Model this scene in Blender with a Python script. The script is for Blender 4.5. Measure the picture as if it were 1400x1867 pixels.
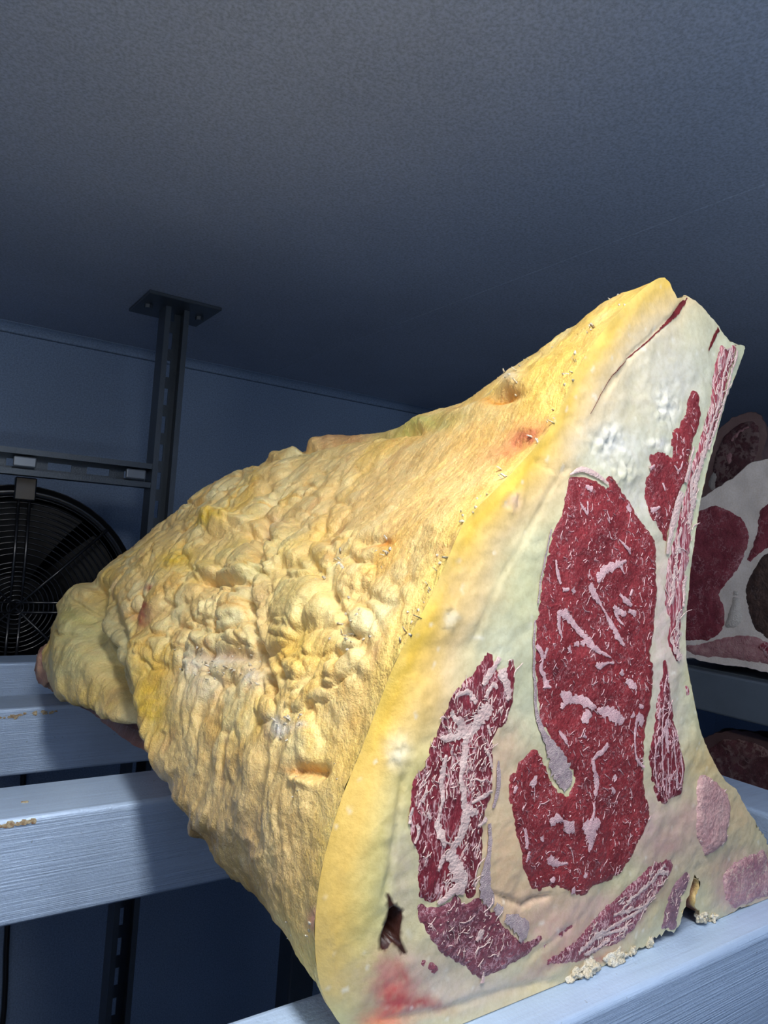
import bpy, bmesh, math, random
import numpy as np
from mathutils import Vector, Matrix, geometry

for o in list(bpy.data.objects): bpy.data.objects.remove(o)
S = bpy.context.scene
COL = S.collection

# ---------------------------------------------------------------- camera
FPX, W, H = 1300.0, 1400.0, 1867.0
_up = np.array([.07, 1, .04654]); _up /= np.linalg.norm(_up)
_xr = np.array([1937, -196.1, 1300.]); _xr -= _up*(_xr@_up); _xr /= np.linalg.norm(_xr)
_yv = np.cross(_up, _xr)
if _yv[2] < 0: _yv = -_yv
_M = np.array([_xr, _yv, _up])
CR, CU, CF = _M[:, 0], _M[:, 1], _M[:, 2]
CAM = np.array([0, 0, 1.45])
cam_d = bpy.data.cameras.new('camera'); cam = bpy.data.objects.new('camera', cam_d); COL.objects.link(cam)
cam_d.sensor_fit = 'VERTICAL'; cam_d.sensor_height = 24.0; cam_d.sensor_width = 18.0
cam_d.lens = 24.0*FPX/H; cam_d.clip_start = .01
m3 = Matrix((CR, CU, -CF)).transposed()
cam.matrix_world = Matrix.Translation(Vector(CAM)) @ m3.to_4x4()
S.camera = cam

# ---------------------------------------------------------------- world, light, exposure
wd = bpy.data.worlds.new('world'); S.world = wd; wd.use_nodes = True
wd.node_tree.nodes['Background'].inputs[0].default_value = (.55, .68, 1, 1)
wd.node_tree.nodes['Background'].inputs[1].default_value = .05
vs = S.view_settings
vs.view_transform = 'Standard'; vs.look = 'None'; vs.gamma = 1; vs.use_curve_mapping = False
vs.exposure = 0.0

def area(name, loc, target, sx, sy, power, col=(1, 1, 1)):
    l = bpy.data.lights.new(name, 'AREA'); l.shape = 'RECTANGLE'; l.size = sx; l.size_y = sy
    l.energy = power; l.color = col
    o = bpy.data.objects.new(name, l); COL.objects.link(o); o.location = loc
    o.rotation_euler = (Vector(target)-Vector(loc)).to_track_quat('-Z', 'Y').to_euler()
    return o
area('ceiling_lamp_light', (.06, .12, 1.805), (.06, .17, 1.2), .07, .54, 7.7, (1, .985, .96))
area('side_fill_light', (-.75, .05, 1.72), (.2, .55, 1.4), .5, .3, 1.8, (1, .98, .95))  # added soft fill from the left for the fat side and slats
area('ceiling_fill_light', (.15, -.95, 1.20), (.15, -.93, 1.84), .8, .4, 19.0, (.70, .84, 1))  # added fill aimed upwards to brighten the ceiling

# ---------------------------------------------------------------- helpers
def ray(x, y): return CF + CR*(x-700)/FPX + CU*(933.5-y)/FPX
def ony(x, y, Y): d = ray(x, y); return CAM + d*(Y/d[1])
def onx(x, y, X): d = ray(x, y); return CAM + d*(X/d[0])
def onz(x, y, z): d = ray(x, y); return CAM + d*((z-CAM[2])/d[2])
def proj(P):
    v = P-CAM; z = v@CF
    return 700+FPX*(v@CR)/z, 933.5-FPX*(v@CU)/z

_rng = np.random.RandomState(7)
_perm = _rng.permutation(256); _perm = np.concatenate([_perm]*3)
_g = _rng.normal(size=(256, 3)); _g /= np.linalg.norm(_g, axis=1)[:, None]
def perlin(x, y, z):
    x, y, z = np.broadcast_arrays(np.asarray(x, float), np.asarray(y, float), np.asarray(z, float))
    xi, yi, zi = np.floor(x).astype(int), np.floor(y).astype(int), np.floor(z).astype(int)
    xf, yf, zf = x-xi, y-yi, z-zi
    fade = lambda t: t*t*t*(t*(t*6-15)+10)
    u, v, w = fade(xf), fade(yf), fade(zf)
    xi &= 255; yi &= 255; zi &= 255
    def gr(a, b, c):
        h = _perm[_perm[_perm[(xi+a) & 255]+((yi+b) & 255)]+((zi+c) & 255)]
        g = _g[h]
        return g[..., 0]*(xf-a)+g[..., 1]*(yf-b)+g[..., 2]*(zf-c)
    L = lambda a, b, t: a+(b-a)*t
    return L(L(L(gr(0,0,0), gr(1,0,0), u), L(gr(0,1,0), gr(1,1,0), u), v),
             L(L(gr(0,0,1), gr(1,0,1), u), L(gr(0,1,1), gr(1,1,1), u), v), w)*1.6
def fbm(x, y, z, o=3):
    r = 0; a = 1
    for i in range(o):
        r = r+a*perlin(x, y, z); x = x*2.03+5.1; y = y*2.03+1.7; z = z*2.03+9.2; a *= .5
    return r
def worley2(x, y, seed=0):
    """F1, F2 distances on a jittered 2-D grid."""
    xi, yi = np.floor(x).astype(int), np.floor(y).astype(int)
    f1 = np.full(x.shape, 9.); f2 = np.full(x.shape, 9.); cid = np.zeros(x.shape, int)
    for a in (-1, 0, 1):
        for b in (-1, 0, 1):
            h = _perm[_perm[(xi+a+seed) & 255]+((yi+b) & 255)]
            jx = _g[h, 0]*.42+.5; jy = _g[h, 1]*.42+.5
            d = np.hypot(xi+a+jx-x, yi+b+jy-y)
            n = d < f1
            f2 = np.where(n, f1, np.minimum(f2, d)); cid = np.where(n, h, cid); f1 = np.where(n, d, f1)
    return f1, f2, cid
def sst(a, b, x):
    t = np.clip((x-a)/(b-a), 0, 1); return t*t*(3-2*t)
def srgb(r, g, b):
    c = np.array([r, g, b])/255.
    return np.where(c <= .04045, c/12.92, ((c+.055)/1.055)**2.4)

def resample(P, step, closed=True, smooth=True):
    P = np.array(P, float)
    if smooth:
        n = len(P); out = []
        rngi = range(n) if closed else range(n-1)
        for i in rngi:
            if closed: p0, p1, p2, p3 = P[i-1], P[i], P[(i+1) % n], P[(i+2) % n]
            else: p0, p1, p2, p3 = P[max(i-1, 0)], P[i], P[i+1], P[min(i+2, n-1)]
            for t in np.linspace(0, 1, 8, endpoint=False):
                out.append(.5*((2*p1)+(p2-p0)*t+(2*p0-5*p1+4*p2-p3)*t*t+(3*p1-p0-3*p2+p3)*t**3))
        if not closed: out.append(P[-1])
        P = np.array(out)
    Q = np.vstack([P, P[:1]]) if closed else P
    L = np.concatenate([[0], np.cumsum(np.linalg.norm(np.diff(Q[:, :], axis=0), axis=1))])
    n = max(4, int(round(L[-1]/step)))
    t = np.linspace(0, L[-1], n+(0 if closed else 1), endpoint=not closed)
    return np.stack([np.interp(t, L, Q[:, k]) for k in range(Q.shape[1])], 1)
def inside(poly, p):
    x, y = p[:, 0], p[:, 1]; r = np.zeros(len(p), bool); n = len(poly)
    for i in range(n):
        a, b = poly[i], poly[i-1]
        c = ((a[1] > y) != (b[1] > y)) & (x < (b[0]-a[0])*(y-a[1])/((b[1]-a[1]) or 1e-12)+a[0])
        r ^= c
    return r
def dist_poly(pl, p, closed=True):
    d = np.full(len(p), 1e9); n = len(pl)
    for i in range(n if closed else n-1):
        a, b = pl[i], pl[(i+1) % n]; ab = b-a
        t = np.clip(((p-a)@ab)/max(ab@ab, 1e-12), 0, 1)
        d = np.minimum(d, np.linalg.norm(p-(a+t[:, None]*ab), axis=1))
    return d
def fill2d(outline, spacing, seed=0, holes=()):
    """constrained triangulation of a 2-D outline with interior points"""
    rs = np.random.RandomState(seed)
    lo, hi = outline.min(0), outline.max(0)
    gx, gy = np.meshgrid(np.arange(lo[0], hi[0], spacing), np.arange(lo[1], hi[1], spacing*.87))
    gx = gx+(np.arange(gx.shape[0]) % 2)[:, None]*spacing*.5
    g = np.stack([gx.ravel(), gy.ravel()], 1)+rs.uniform(-.18, .18, (gx.size, 2))*spacing
    g = g[inside(outline, g)]
    g = g[dist_poly(outline, g) > spacing*.55]
    for h in holes: g = g[dist_poly(h, g) > spacing*.4]
    loops = [outline]+list(holes)
    V = []; E = []
    for L in loops:
        b = len(V); V += [Vector(p) for p in L]; E += [(b+i, b+(i+1) % len(L)) for i in range(len(L))]
    V += [Vector(p) for p in g]
    r = geometry.delaunay_2d_cdt(V, E, [list(range(len(outline)))], 1, 1e-7)
    return np.array([tuple(v) for v in r[0]]), [tuple(f) for f in r[2]]

def mesh(name, V, Fc, mat, parent=None, smooth=True, col=None):
    me = bpy.data.meshes.new(name)
    V = np.asarray(V, np.float32)
    me.from_pydata([tuple(map(float, v)) for v in V], [], Fc if isinstance(Fc, list) else [tuple(map(int, q)) for q in Fc])
    if smooth: me.polygons.foreach_set('use_smooth', [True]*len(me.polygons))
    if col is not None:
        a = me.color_attributes.new('Col', 'FLOAT_COLOR', 'POINT')
        c = np.ones((len(V), 4), np.float32); c[:, :3] = col
        a.data.foreach_set('color', c.ravel())
    me.materials.append(mat); me.update()
    o = bpy.data.objects.new(name, me); COL.objects.link(o)
    if parent: o.parent = parent
    return o
def from_bm(name, bm, mat, parent=None, smooth=False):
    me = bpy.data.meshes.new(name); bmesh.ops.recalc_face_normals(bm, faces=bm.faces); bm.to_mesh(me); bm.free()
    if smooth: me.polygons.foreach_set('use_smooth', [True]*len(me.polygons))
    me.materials.append(mat)
    o = bpy.data.objects.new(name, me); COL.objects.link(o)
    if parent: o.parent = parent
    return o
def box(bm, lo, hi, bev=0, seg=2):
    r = bmesh.ops.create_cube(bm, size=1); vs_ = r['verts']
    for v in vs_: v.co = Vector([lo[k]+(v.co[k]+.5)*(hi[k]-lo[k]) for k in range(3)])
    if bev:
        e = list({e for v in vs_ for e in v.link_edges})
        bmesh.ops.bevel(bm, geom=e, offset=bev, segments=seg, affect='EDGES', profile=.5)
def empty(name, loc, label, cat, group=None):
    o = bpy.data.objects.new(name, None); COL.objects.link(o); o.location = loc
    o['label'] = label; o['category'] = cat
    if group: o['group'] = group
    o.empty_display_size = .05
    return o
def put(o, root):                       # parent keeping world coordinates of the mesh
    o.parent = root; o.matrix_parent_inverse = Matrix.Translation(root.location).inverted()
    return o
def tube(bm, pts, r, n=6, closed=False):
    pts = [Vector(p) for p in pts]; k = len(pts); rings = []
    for i, p in enumerate(pts):
        a = pts[i-1] if (i or closed) else p; b = pts[(i+1) % k] if (i < k-1 or closed) else p
        t = (b-a).normalized(); u = t.cross(Vector((0, 1, 0)))
        if u.length < 1e-3: u = t.cross(Vector((1, 0, 0)))
        u.normalize(); w = t.cross(u)
        rr = r[i] if hasattr(r, '__len__') else r
        rings.append([bm.verts.new(p+(u*math.cos(q)+w*math.sin(q))*rr) for q in [2*math.pi*j/n for j in range(n)]])
    for i in range(k if closed else k-1):
        A, B = rings[i], rings[(i+1) % k]
        for j in range(n): bm.faces.new((A[j], A[(j+1) % n], B[(j+1) % n], B[j]))
    if not closed: bm.faces.new(rings[0]); bm.faces.new(rings[-1])

# ---------------------------------------------------------------- materials
class NT:
    def __init__(s, name):
        s.m = bpy.data.materials.new(name); s.m.use_nodes = True; s.t = s.m.node_tree
        s.b = s.t.nodes['Principled BSDF']
    def n(s, typ, **kw):
        nd = s.t.nodes.new(typ)
        for k, v in kw.items():
            if k in nd.inputs: nd.inputs[k].default_value = v
            else: setattr(nd, k, v)
        return nd
    def l(s, a, b): s.t.links.new(a, b)
    def coords(s, scale=(1, 1, 1)):
        g = s.n('ShaderNodeNewGeometry'); mp = s.n('ShaderNodeMapping'); mp.inputs['Scale'].default_value = scale
        s.l(g.outputs['Position'], mp.inputs['Vector']); return mp.outputs[0]
    def noise(s, vec, scale, detail=3, rough=.55):
        nd = s.n('ShaderNodeTexNoise'); nd.inputs['Scale'].default_value = scale
        nd.inputs['Detail'].default_value = detail; nd.inputs['Roughness'].default_value = rough
        s.l(vec, nd.inputs['Vector']); return nd.outputs['Fac']
    def ramp(s, fac, stops):
        r = s.n('ShaderNodeValToRGB'); e = r.color_ramp.elements
        while len(e) < len(stops): e.new(.5)
        for q, (p, c) in zip(e, stops): q.position = p; q.color = (*c, 1)
        s.l(fac, r.inputs[0]); return r.outputs['Color']
    def mix(s, fac, a, b, mode='MIX'):
        m = s.n('ShaderNodeMix', data_type='RGBA', blend_type=mode)
        for sock, v in ((m.inputs[0], fac), (m.inputs[6], a), (m.inputs[7], b)):
            if hasattr(v, 'is_output'): s.l(v, sock)
            elif isinstance(v, (int, float)): sock.default_value = v
            else: sock.default_value = (*v, 1)
        return m.outputs[2]
    def bump(s, hs, dist=.001, strength=1):
        prev = None
        for h, d in hs:
            b = s.n('ShaderNodeBump'); b.inputs['Distance'].default_value = d; b.inputs['Strength'].default_value = strength
            s.l(h, b.inputs['Height'])
            if prev: s.l(prev, b.inputs['Normal'])
            prev = b.outputs[0]
        s.l(prev, s.b.inputs['Normal'])
    def base(s, c):
        if hasattr(c, 'is_output'): s.l(c, s.b.inputs['Base Color'])
        else: s.b.inputs['Base Color'].default_value = (*c, 1)
    def set(s, **kw):
        for k, v in kw.items(): s.b.inputs[k.replace('_', ' ')].default_value = v
WHITE = (1, 1, 1)
def flesh_mat(name, sss=.18, rough=.38, tone=(.85, 1.05), scale=1, vein=True, bk=.75):
    t = NT(name); v = t.coords()
    a = t.n('ShaderNodeAttribute'); a.attribute_name = 'Col'
    n1 = t.noise(v, 60*scale, 4); n2 = t.noise(v, 420*scale, 3)
    c = t.mix(1, a.outputs['Color'], t.ramp(n1, [(.3, (tone[0],)*3), (.7, (tone[1],)*3)]), 'MULTIPLY')
    c = t.mix(1, c, t.ramp(n2, [(.32, (.93, .91, .86)), (.6, (1.02, 1.02, 1.02))]), 'MULTIPLY')
    if vein:
        w = t.noise(t.coords((1, .45, 1)), 1100, 2); c = t.mix(1, c, t.ramp(w, [(.26, (.8, .74, .64)), (.34, WHITE)]), 'MULTIPLY')
    t.base(c)
    t.set(Roughness=rough, Subsurface_Weight=sss, Subsurface_Scale=.006, Specular_IOR_Level=.45)
    t.b.inputs['Subsurface Radius'].default_value = (1, .6, .3)
    t.bump([(t.noise(v, 260*scale, 4, .6), .0016*bk), (t.noise(v, 900*scale, 2), .0006*bk)])
    return t.m
M_FAT = flesh_mat('aged_fat')
M_FACE = flesh_mat('cut_fat', sss=0, rough=.42, tone=(.94, 1.03), vein=False, bk=.16)
def muscle_mat(name, c0, c1, stretch=(1, 1, 1), rough=.33, marb=.0, msc=120, fat=(214, 172, 174), mask=.5):
    t = NT(name); v = t.coords(stretch)
    n1 = t.noise(v, 60, 5, .65); n2 = t.noise(v, 620, 3, .6)
    c = t.ramp(n1, [(.28, c0), (.70, c1)])
    c = t.mix(1, c, t.ramp(n2, [(.3, (.72, .66, .68)), (.55, WHITE), (.74, (1.22, 1.35, 1.35))]), 'MULTIPLY')
    w = t.noise(v, 1300, 2); c = t.mix(t.ramp(w, [(.64, (0, 0, 0)), (.70, (.6, .6, .6))]), c, tuple(srgb(196, 140, 140)))
    if marb:
        for sc_, wd2, off in ((msc, .030, 0), (msc*2.3, .045, 3)):
            q = t.noise(t.coords((stretch[0]*1.01, 1, stretch[2]*.99)), sc_, 3, .6)
            a = t.n('ShaderNodeMath', operation='SUBTRACT'); t.l(q, a.inputs[0]); a.inputs[1].default_value = .5
            b = t.n('ShaderNodeMath', operation='ABSOLUTE'); t.l(a.outputs[0], b.inputs[0])
            k1 = t.ramp(b.outputs[0], [(wd2*marb*.4, WHITE), (wd2*marb, (0, 0, 0))])
            k2 = t.ramp(t.noise(v, sc_*.55+off, 2), [(mask-.04, (0, 0, 0)), (mask+.06, (.95, .95, .95))])
            c = t.mix(t.mix(1, k1, k2, 'MULTIPLY'), c, tuple(srgb(*fat)))
    t.base(c); t.set(Roughness=rough, Specular_IOR_Level=.55, Subsurface_Weight=0.)
    t.bump([(t.noise(v, 420, 4, .65), .0010), (t.noise(v, 110, 2), .0010)])
    return t.m
M_MUSC = muscle_mat('eye_muscle', tuple(srgb(112, 36, 42)), tuple(srgb(158, 56, 60)), marb=.2, msc=150, mask=.56)
M_MUSC2 = muscle_mat('fibrous_muscle', tuple(srgb(92, 26, 38)), tuple(srgb(146, 46, 58)), (1.5, 1, .6), marb=.7, msc=110, mask=.50)
M_MUSC3 = muscle_mat('pale_muscle', tuple(srgb(110, 46, 60)), tuple(srgb(160, 84, 98)), (1.3, 1, 1), marb=.9, msc=160, mask=.48)
M_MUSC4 = muscle_mat('dull_muscle', tuple(srgb(96, 42, 54)), tuple(srgb(142, 74, 86)), marb=.9, msc=190, mask=.5, fat=(190, 146, 152))
M_RIBM = muscle_mat('rib_muscle', tuple(srgb(120, 30, 46)), tuple(srgb(178, 70, 86)), (2.5, 1, .35), marb=1.1, msc=90, mask=.46, fat=(228, 190, 190))
M_BONE = muscle_mat('sawn_bone', tuple(srgb(190, 138, 140)), tuple(srgb(222, 184, 176)), rough=.5)
M_FOOT = muscle_mat('chine_bone', tuple(srgb(158, 98, 112)), tuple(srgb(212, 168, 166)), rough=.45, marb=.6, msc=120, fat=(226, 200, 180))
M_RIBD = muscle_mat('dry_rib', tuple(srgb(112, 78, 92)), tuple(srgb(172, 132, 140)), rough=.5)
M_DARKM = muscle_mat('crusted_muscle', tuple(srgb(58, 28, 32)), tuple(srgb(118, 70, 74)), rough=.55, marb=1.6, msc=30, fat=(140, 112, 108))
def plain(name, c, rough=.5, metal=0, c2=None, sc=80, bumpd=.0, spec=.5):
    t = NT(name); v = t.coords(); c2 = c2 if c2 is not None else tuple(np.array(c)*.82)
    t.base(t.ramp(t.noise(v, sc, 4), [(.3, tuple(c2)), (.7, tuple(c))])); t.set(Roughness=rough, Metallic=metal, Specular_IOR_Level=spec)
    if bumpd: t.bump([(t.noise(v, sc*4, 3), bumpd)])
    return t.m
M_MARB = plain('marbling_fat', srgb(226, 190, 192), .42, c2=srgb(206, 160, 166), sc=400, bumpd=.0006)
M_VEIN = plain('seam_fat', srgb(222, 198, 190), .42, c2=srgb(206, 172, 168), sc=200, bumpd=.0008)
M_SILV = plain('silver_skin', srgb(214, 194, 192), .35, c2=srgb(176, 150, 158), sc=500, bumpd=.0012)
M_CRUMB = plain('dry_fat_crumb', srgb(250, 244, 228), .6, c2=srgb(232, 212, 172), sc=300, bumpd=.002)
M_BLOOD = plain('dried_blood', srgb(118, 34, 34), .4, c2=srgb(84, 22, 24), sc=300)
M_BLADE = plain('black_plastic', (.003, .0035, .0045), .5, spec=.2)
M_BLACK = plain('black_wire', (.012, .013, .016), .22, spec=.8)
M_RESID = plain('dried_residue', srgb(214, 204, 170), .8, c2=srgb(140, 100, 70), sc=500)
def metal_mat(name, c, rough, metal, streak=True, spots=0):
    t = NT(name); v = t.coords(); c = np.array(c)
    col = t.ramp(t.noise(v, 14, 4), [(.3, tuple(c*.86)), (.7, tuple(c*1.06))])
    hs = []
    if streak:
        s1 = t.noise(t.coords((2.5, 90, 300)), 3.5, 4, .6)
        col = t.mix(1, col, t.ramp(s1, [(.3, (.88, .89, .91)), (.65, (1.03, 1.03, 1.03))]), 'MULTIPLY'); hs.append((s1, .0006))
    d = t.noise(v, 260, 2); col = t.mix(t.ramp(d, [(.70, (0, 0, 0)), (.76, (.55, .55, .55))]), col, tuple(c*.45))
    hs.append((t.noise(v, 500, 2), .0003))
    t.base(col); t.set(Roughness=rough, Metallic=metal); t.bump(hs)
    return t.m
M_ALU = metal_mat('brushed_aluminium', (.54, .70, .94), .40, .25)
M_GALV = metal_mat('galvanised_steel', (.085, .105, .13), .42, .5, False)
M_SHELF = metal_mat('grey_shelf_steel', (.16, .20, .25), .5, .3, False)
def wall_mat(name, c, sc=330):
    t = NT(name); v = t.coords(); c = np.array(c)
    col = t.ramp(t.noise(v, 2.2, 3), [(.3, tuple(c*.9)), (.7, tuple(c*1.08))])
    col = t.mix(1, col, t.ramp(t.noise(v, sc, 3, .7), [(.33, (.72, .72, .72)), (.62, (1.08, 1.08, 1.08))]), 'MULTIPLY')
    t.base(col); t.set(Roughness=.55, Specular_IOR_Level=.3); t.bump([(t.noise(v, sc*.8, 3), .00012)])
    return t.m
M_CEIL = wall_mat('ceiling_paint', (.42, .485, .62))
M_WALL = wall_mat('wall_paint', (.27, .37, .54))
M_FLOOR = wall_mat('floor_resin', (.16, .17, .19))

# ---------------------------------------------------------------- setting
X0, X1, Y0, Y1, ZC = -1.7, 2.7, -2.2, 1.60, 1.84
def struct(name, lo, hi, mat, bev=0):
    bm = bmesh.new(); box(bm, lo, hi, bev); o = from_bm(name, bm, mat); o['kind'] = 'structure'; return o
struct('floor', (X0-.1, Y0-.1, -.1), (X1+.1, Y1+.1, 0), M_FLOOR)
ceil = struct('ceiling', (X0-.1, Y0-.1, ZC+.012), (X1+.1, Y1+.1, ZC+.12), M_CEIL)
for a, b in ((X0-.1, -.42), (-.419, .6896), (.6904, 1.8), (1.801, X1+.1)):
    bm = bmesh.new(); box(bm, (a, Y0-.1, ZC), (b, Y1+.1, ZC+.012), .0008, 1)
    o = from_bm('ceiling_panel', bm, M_CEIL, ceil)
wb = struct('wall_back', (X0-.1, Y1+.008, -.0), (X1+.1, Y1+.1, ZC), M_WALL)
xs = [X0-.1, -.55, 1.35, X1+.1]
for a, b in zip(xs[:-1], xs[1:]):
    bm = bmesh.new(); box(bm, (a+.0015, Y1, 0), (b-.0015, Y1+.008, ZC), .001, 1); from_bm('wall_panel', bm, M_WALL, wb)
struct('wall_left', (X0-.1, Y0-.1, 0), (X0, Y1, ZC), M_WALL)
struct('wall_right', (X1, Y0-.1, 0), (X1+.1, Y1, ZC), M_WALL)
struct('wall_front', (X0, Y0-.1, 0), (X1, Y0, ZC), M_WALL)
# coved moulding between back wall and ceiling
bm = bmesh.new(); rc = .02
prof = [(Y1, ZC)]+[(Y1-rc+rc*math.sin(a)*1.0, ZC-rc+rc*math.cos(a)) for a in []]
arc = [(Y1-rc*(1-math.cos(a)), ZC-rc*(1-math.sin(a))) for a in np.linspace(0, math.pi/2, 7)]
arc = [(Y1-rc+rc*math.sin(a), 0) for a in []] or [(Y1-rc*(1-math.sin(a)), ZC-rc*(1-math.cos(a))) for a in np.linspace(0, math.pi/2, 7)]
ring = [(Y1-1e-4, ZC-1e-4)]+[(Y1-1e-4-rc*(1-math.sin(a)), ZC-1e-4-rc*(1-math.cos(a))) for a in np.linspace(0, math.pi/2, 7)]
L_ = [bm.verts.new((X0+.001, y, z)) for y, z in ring]; R_ = [bm.verts.new((X1-.001, y, z)) for y, z in ring]
for i in range(len(ring)):
    j = (i+1) % len(ring); bm.faces.new((L_[i], L_[j], R_[j], R_[i]))
bm.faces.new(L_); bm.faces.new(R_)
o = from_bm('trim_1', bm, M_WALL, None, True); o['kind'] = 'structure'

# ---------------------------------------------------------------- main rack: four square tubes on an end beam
ZT = 1.25
rack = empty('shelf_rack', (.1, .7, 0), 'aluminium slatted rack of square tubes carrying the big yellow fatty beef joint', 'rack')
SL = [(.212, .281), (.535, .603), (.847, .912), (1.117, 1.18)]
rs = random.Random(3)
slats = []
for i, (a, b) in enumerate(SL):
    bm = bmesh.new(); box(bm, (-1.05, a, ZT-.072), (.612, b, ZT), .004, 3)
    s = put(from_bm('slat', bm, M_ALU, None, True), rack); slats.append(s)
    for p in s.data.polygons: p.use_smooth = True
for s in slats:
    md = s.modifiers.new('n', 'WEIGHTED_NORMAL'); md.keep_sharp = True
for xx in (.612, -1.12):
    bm = bmesh.new(); box(bm, (xx, .20, ZT-.072), (xx+.07, 1.19, ZT), .004, 3)
    o = put(from_bm('end_beam', bm, M_ALU), rack)
for xx in (.612, -1.12):
    for yy in (.21, 1.115):
        bm = bmesh.new(); box(bm, (xx+.01, yy+.008, 0), (xx+.06, yy+.058, ZT-.072), .004, 2)
        put(from_bm('leg', bm, M_GALV), rack)
# flakes of dried residue along the slat edges
def flakes(slat, spots):
    bm = bmesh.new()
    for (px, py, n, sp) in spots:
        a, b = SL[slat]
        c = onz(px, py, ZT) if py < onY(slat, px) else ony(px, py, a)
        for k in range(n):
            x = c[0]+rs.uniform(-sp, sp); r = rs.uniform(.0008, .0026)
            ve = []
            for q in range(6):
                an = q*math.pi/3+rs.uniform(-.3, .3); rr = r*rs.uniform(.5, 1.2)
                ve.append((x+rr*1.5*math.cos(an), c[2]+rr*math.sin(an)-.002))
            if c[1] <= a+1e-4:
                A = [bm.verts.new((u, a-.0004-k*.00012, min(w, ZT-.001))) for u, w in ve]; B = [bm.verts.new((u, a+.001, min(w, ZT-.001))) for u, w in ve]
            else:
                A = [bm.verts.new((u, c[1]+(w-c[2]), ZT+.0005+k*.00012)) for u, w in ve]; B = [bm.verts.new((u, c[1]+(w-c[2]), ZT-.001)) for u, w in ve]
            bm.faces.new(A); bm.faces.new(B[::-1])
            for q in range(6): bm.faces.new((A[q], A[(q+1) % 6], B[(q+1) % 6], B[q]))
    o = from_bm('residue', bm, M_RESID, slats[slat]); o['kind'] = 'stuff'; o['label'] = 'flakes of dried residue'
def onY(slat, px):                       # image row of the slat's front top edge under a column
    lo, hi = 1180, 2400
    for _ in range(40):
        m = (lo+hi)/2
        if onz(px, m, ZT)[1] > SL[slat][0]: lo = m
        else: hi = m
    return lo
flakes(2, [(12, 1304, 6, .012), (38, 1300, 4, .01), (72, 1298, 5, .008), (100, 1295, 5, .01), (60, 1296, 5, .03)])
flakes(1, [(12, 1500, 5, .01), (40, 1494, 6, .008), (38, 1462, 2, .003)])

# ---------------------------------------------------------------- strut post and rail, hung from the ceiling
def strut(bm, A, axis, length, w=.041, d=.041, t=.003, lip=.009, slot=.03, pitch=.05):
    """C channel opening to -Y; A = centre of start; axis 0 (x) or 2 (z)"""
    def bx(l0, l1, c0, c1, y0, y1):
        lo = [0, 0, 0]; hi = [0, 0, 0]; cr = 0 if axis == 2 else 2
        lo[axis] = A[axis]+l0; hi[axis] = A[axis]+l1; lo[cr] = A[cr]+c0; hi[cr] = A[cr]+c1; lo[1] = A[1]+y0; hi[1] = A[1]+y1
        box(bm, lo, hi)
    bx(0, length, -w/2, -w/2+t, 0, d); bx(0, length, w/2-t, w/2, 0, d)
    bx(0, length, -w/2+t, -w/2+lip, 0, t); bx(0, length, w/2-lip, w/2-t, 0, t)
    bx(0, length, -w/2+t, -.006, d-t, d); bx(0, length, .006, w/2-t, d-t, d)
    p = 0
    while p < length:
        bx(p, min(p+pitch-slot, length), -.006, .006, d-t, d); p += pitch
PY = 1.225
pt = ony(325, 560, PY)
post = empty('strut_post', (pt[0], PY+.02, 0), 'galvanised slotted steel post with a foot plate fixed to the ceiling', 'post')
bm = bmesh.new(); strut(bm, (pt[0], PY, .0), 2, ZC-.006); put(from_bm('channel', bm, M_GALV), post)
bm = bmesh.new(); box(bm, (pt[0]-.062, PY-.045, ZC-.006), (pt[0]+.062, PY+.085, ZC-.0002), .001, 1); put(from_bm('ceiling_plate', bm, M_GALV), post)
for sx in (-.045, .045):
    bm = bmesh.new(); bmesh.ops.create_cone(bm, cap_ends=True, segments=6, radius1=.007, radius2=.007, depth=.006)
    bmesh.ops.translate(bm, verts=bm.verts, vec=(pt[0]+sx, PY+.02, ZC-.009)); put(from_bm('bolt', bm, M_GALV), post)
rz = ony(280, 868, PY)[2]
rail = empty('strut_rail', (pt[0]-.4, PY+.02, rz), 'horizontal galvanised slotted rail above the round fan', 'rail')
bm = bmesh.new(); strut(bm, (pt[0]-.021-1.2, PY, rz), 0, 1.2, slot=.036, pitch=.06); put(from_bm('channel', bm, M_GALV), rail)
t_ = NT('zinc_bracket'); t_.base((.22, .25, .29)); t_.set(Metallic=.5, Roughness=.4)
for px in (45, 248):
    q = ony(px, 850 if px < 100 else 866, PY)
    bm = bmesh.new(); box(bm, (q[0]-.016, PY-.002, rz-.008), (q[0]+.016, PY+.006, rz+.008), .002, 2); put(from_bm('clip', bm, t_.m), rail)

# ---------------------------------------------------------------- fan
FY = 1.295
fc = ony(25, 1105, FY); fr = .93*(ony(25, 872, FY)[2]-fc[2])
fan = empty('axial_fan', (fc[0], FY, fc[2]-fr), 'black axial cooling fan behind a round wire guard below the rail', 'fan')
def ringpts(r, y, n=64): return [(fc[0]+r*math.cos(2*math.pi*i/n), y, fc[2]+r*math.sin(2*math.pi*i/n)) for i in range(n)]
bm = bmesh.new(); tube(bm, ringpts(fr-.006, FY+.005), .008, 8, True); put(from_bm('guard_rim', bm, M_BLACK, None, True), fan)
for k in range(9):
    bm = bmesh.new(); tube(bm, ringpts(.012+k*.0075, FY-.020+k*.0005, 40), .0014, 5, True); put(from_bm('guard_ring', bm, M_BLACK, None, True), fan)
for k in range(13):
    bm = bmesh.new(); r = .086+k*.0092; tube(bm, ringpts(r, FY-.016+(r-.086)*.15, 56), .0013, 5, True); put(from_bm('guard_ring', bm, M_BLACK, None, True), fan)
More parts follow.
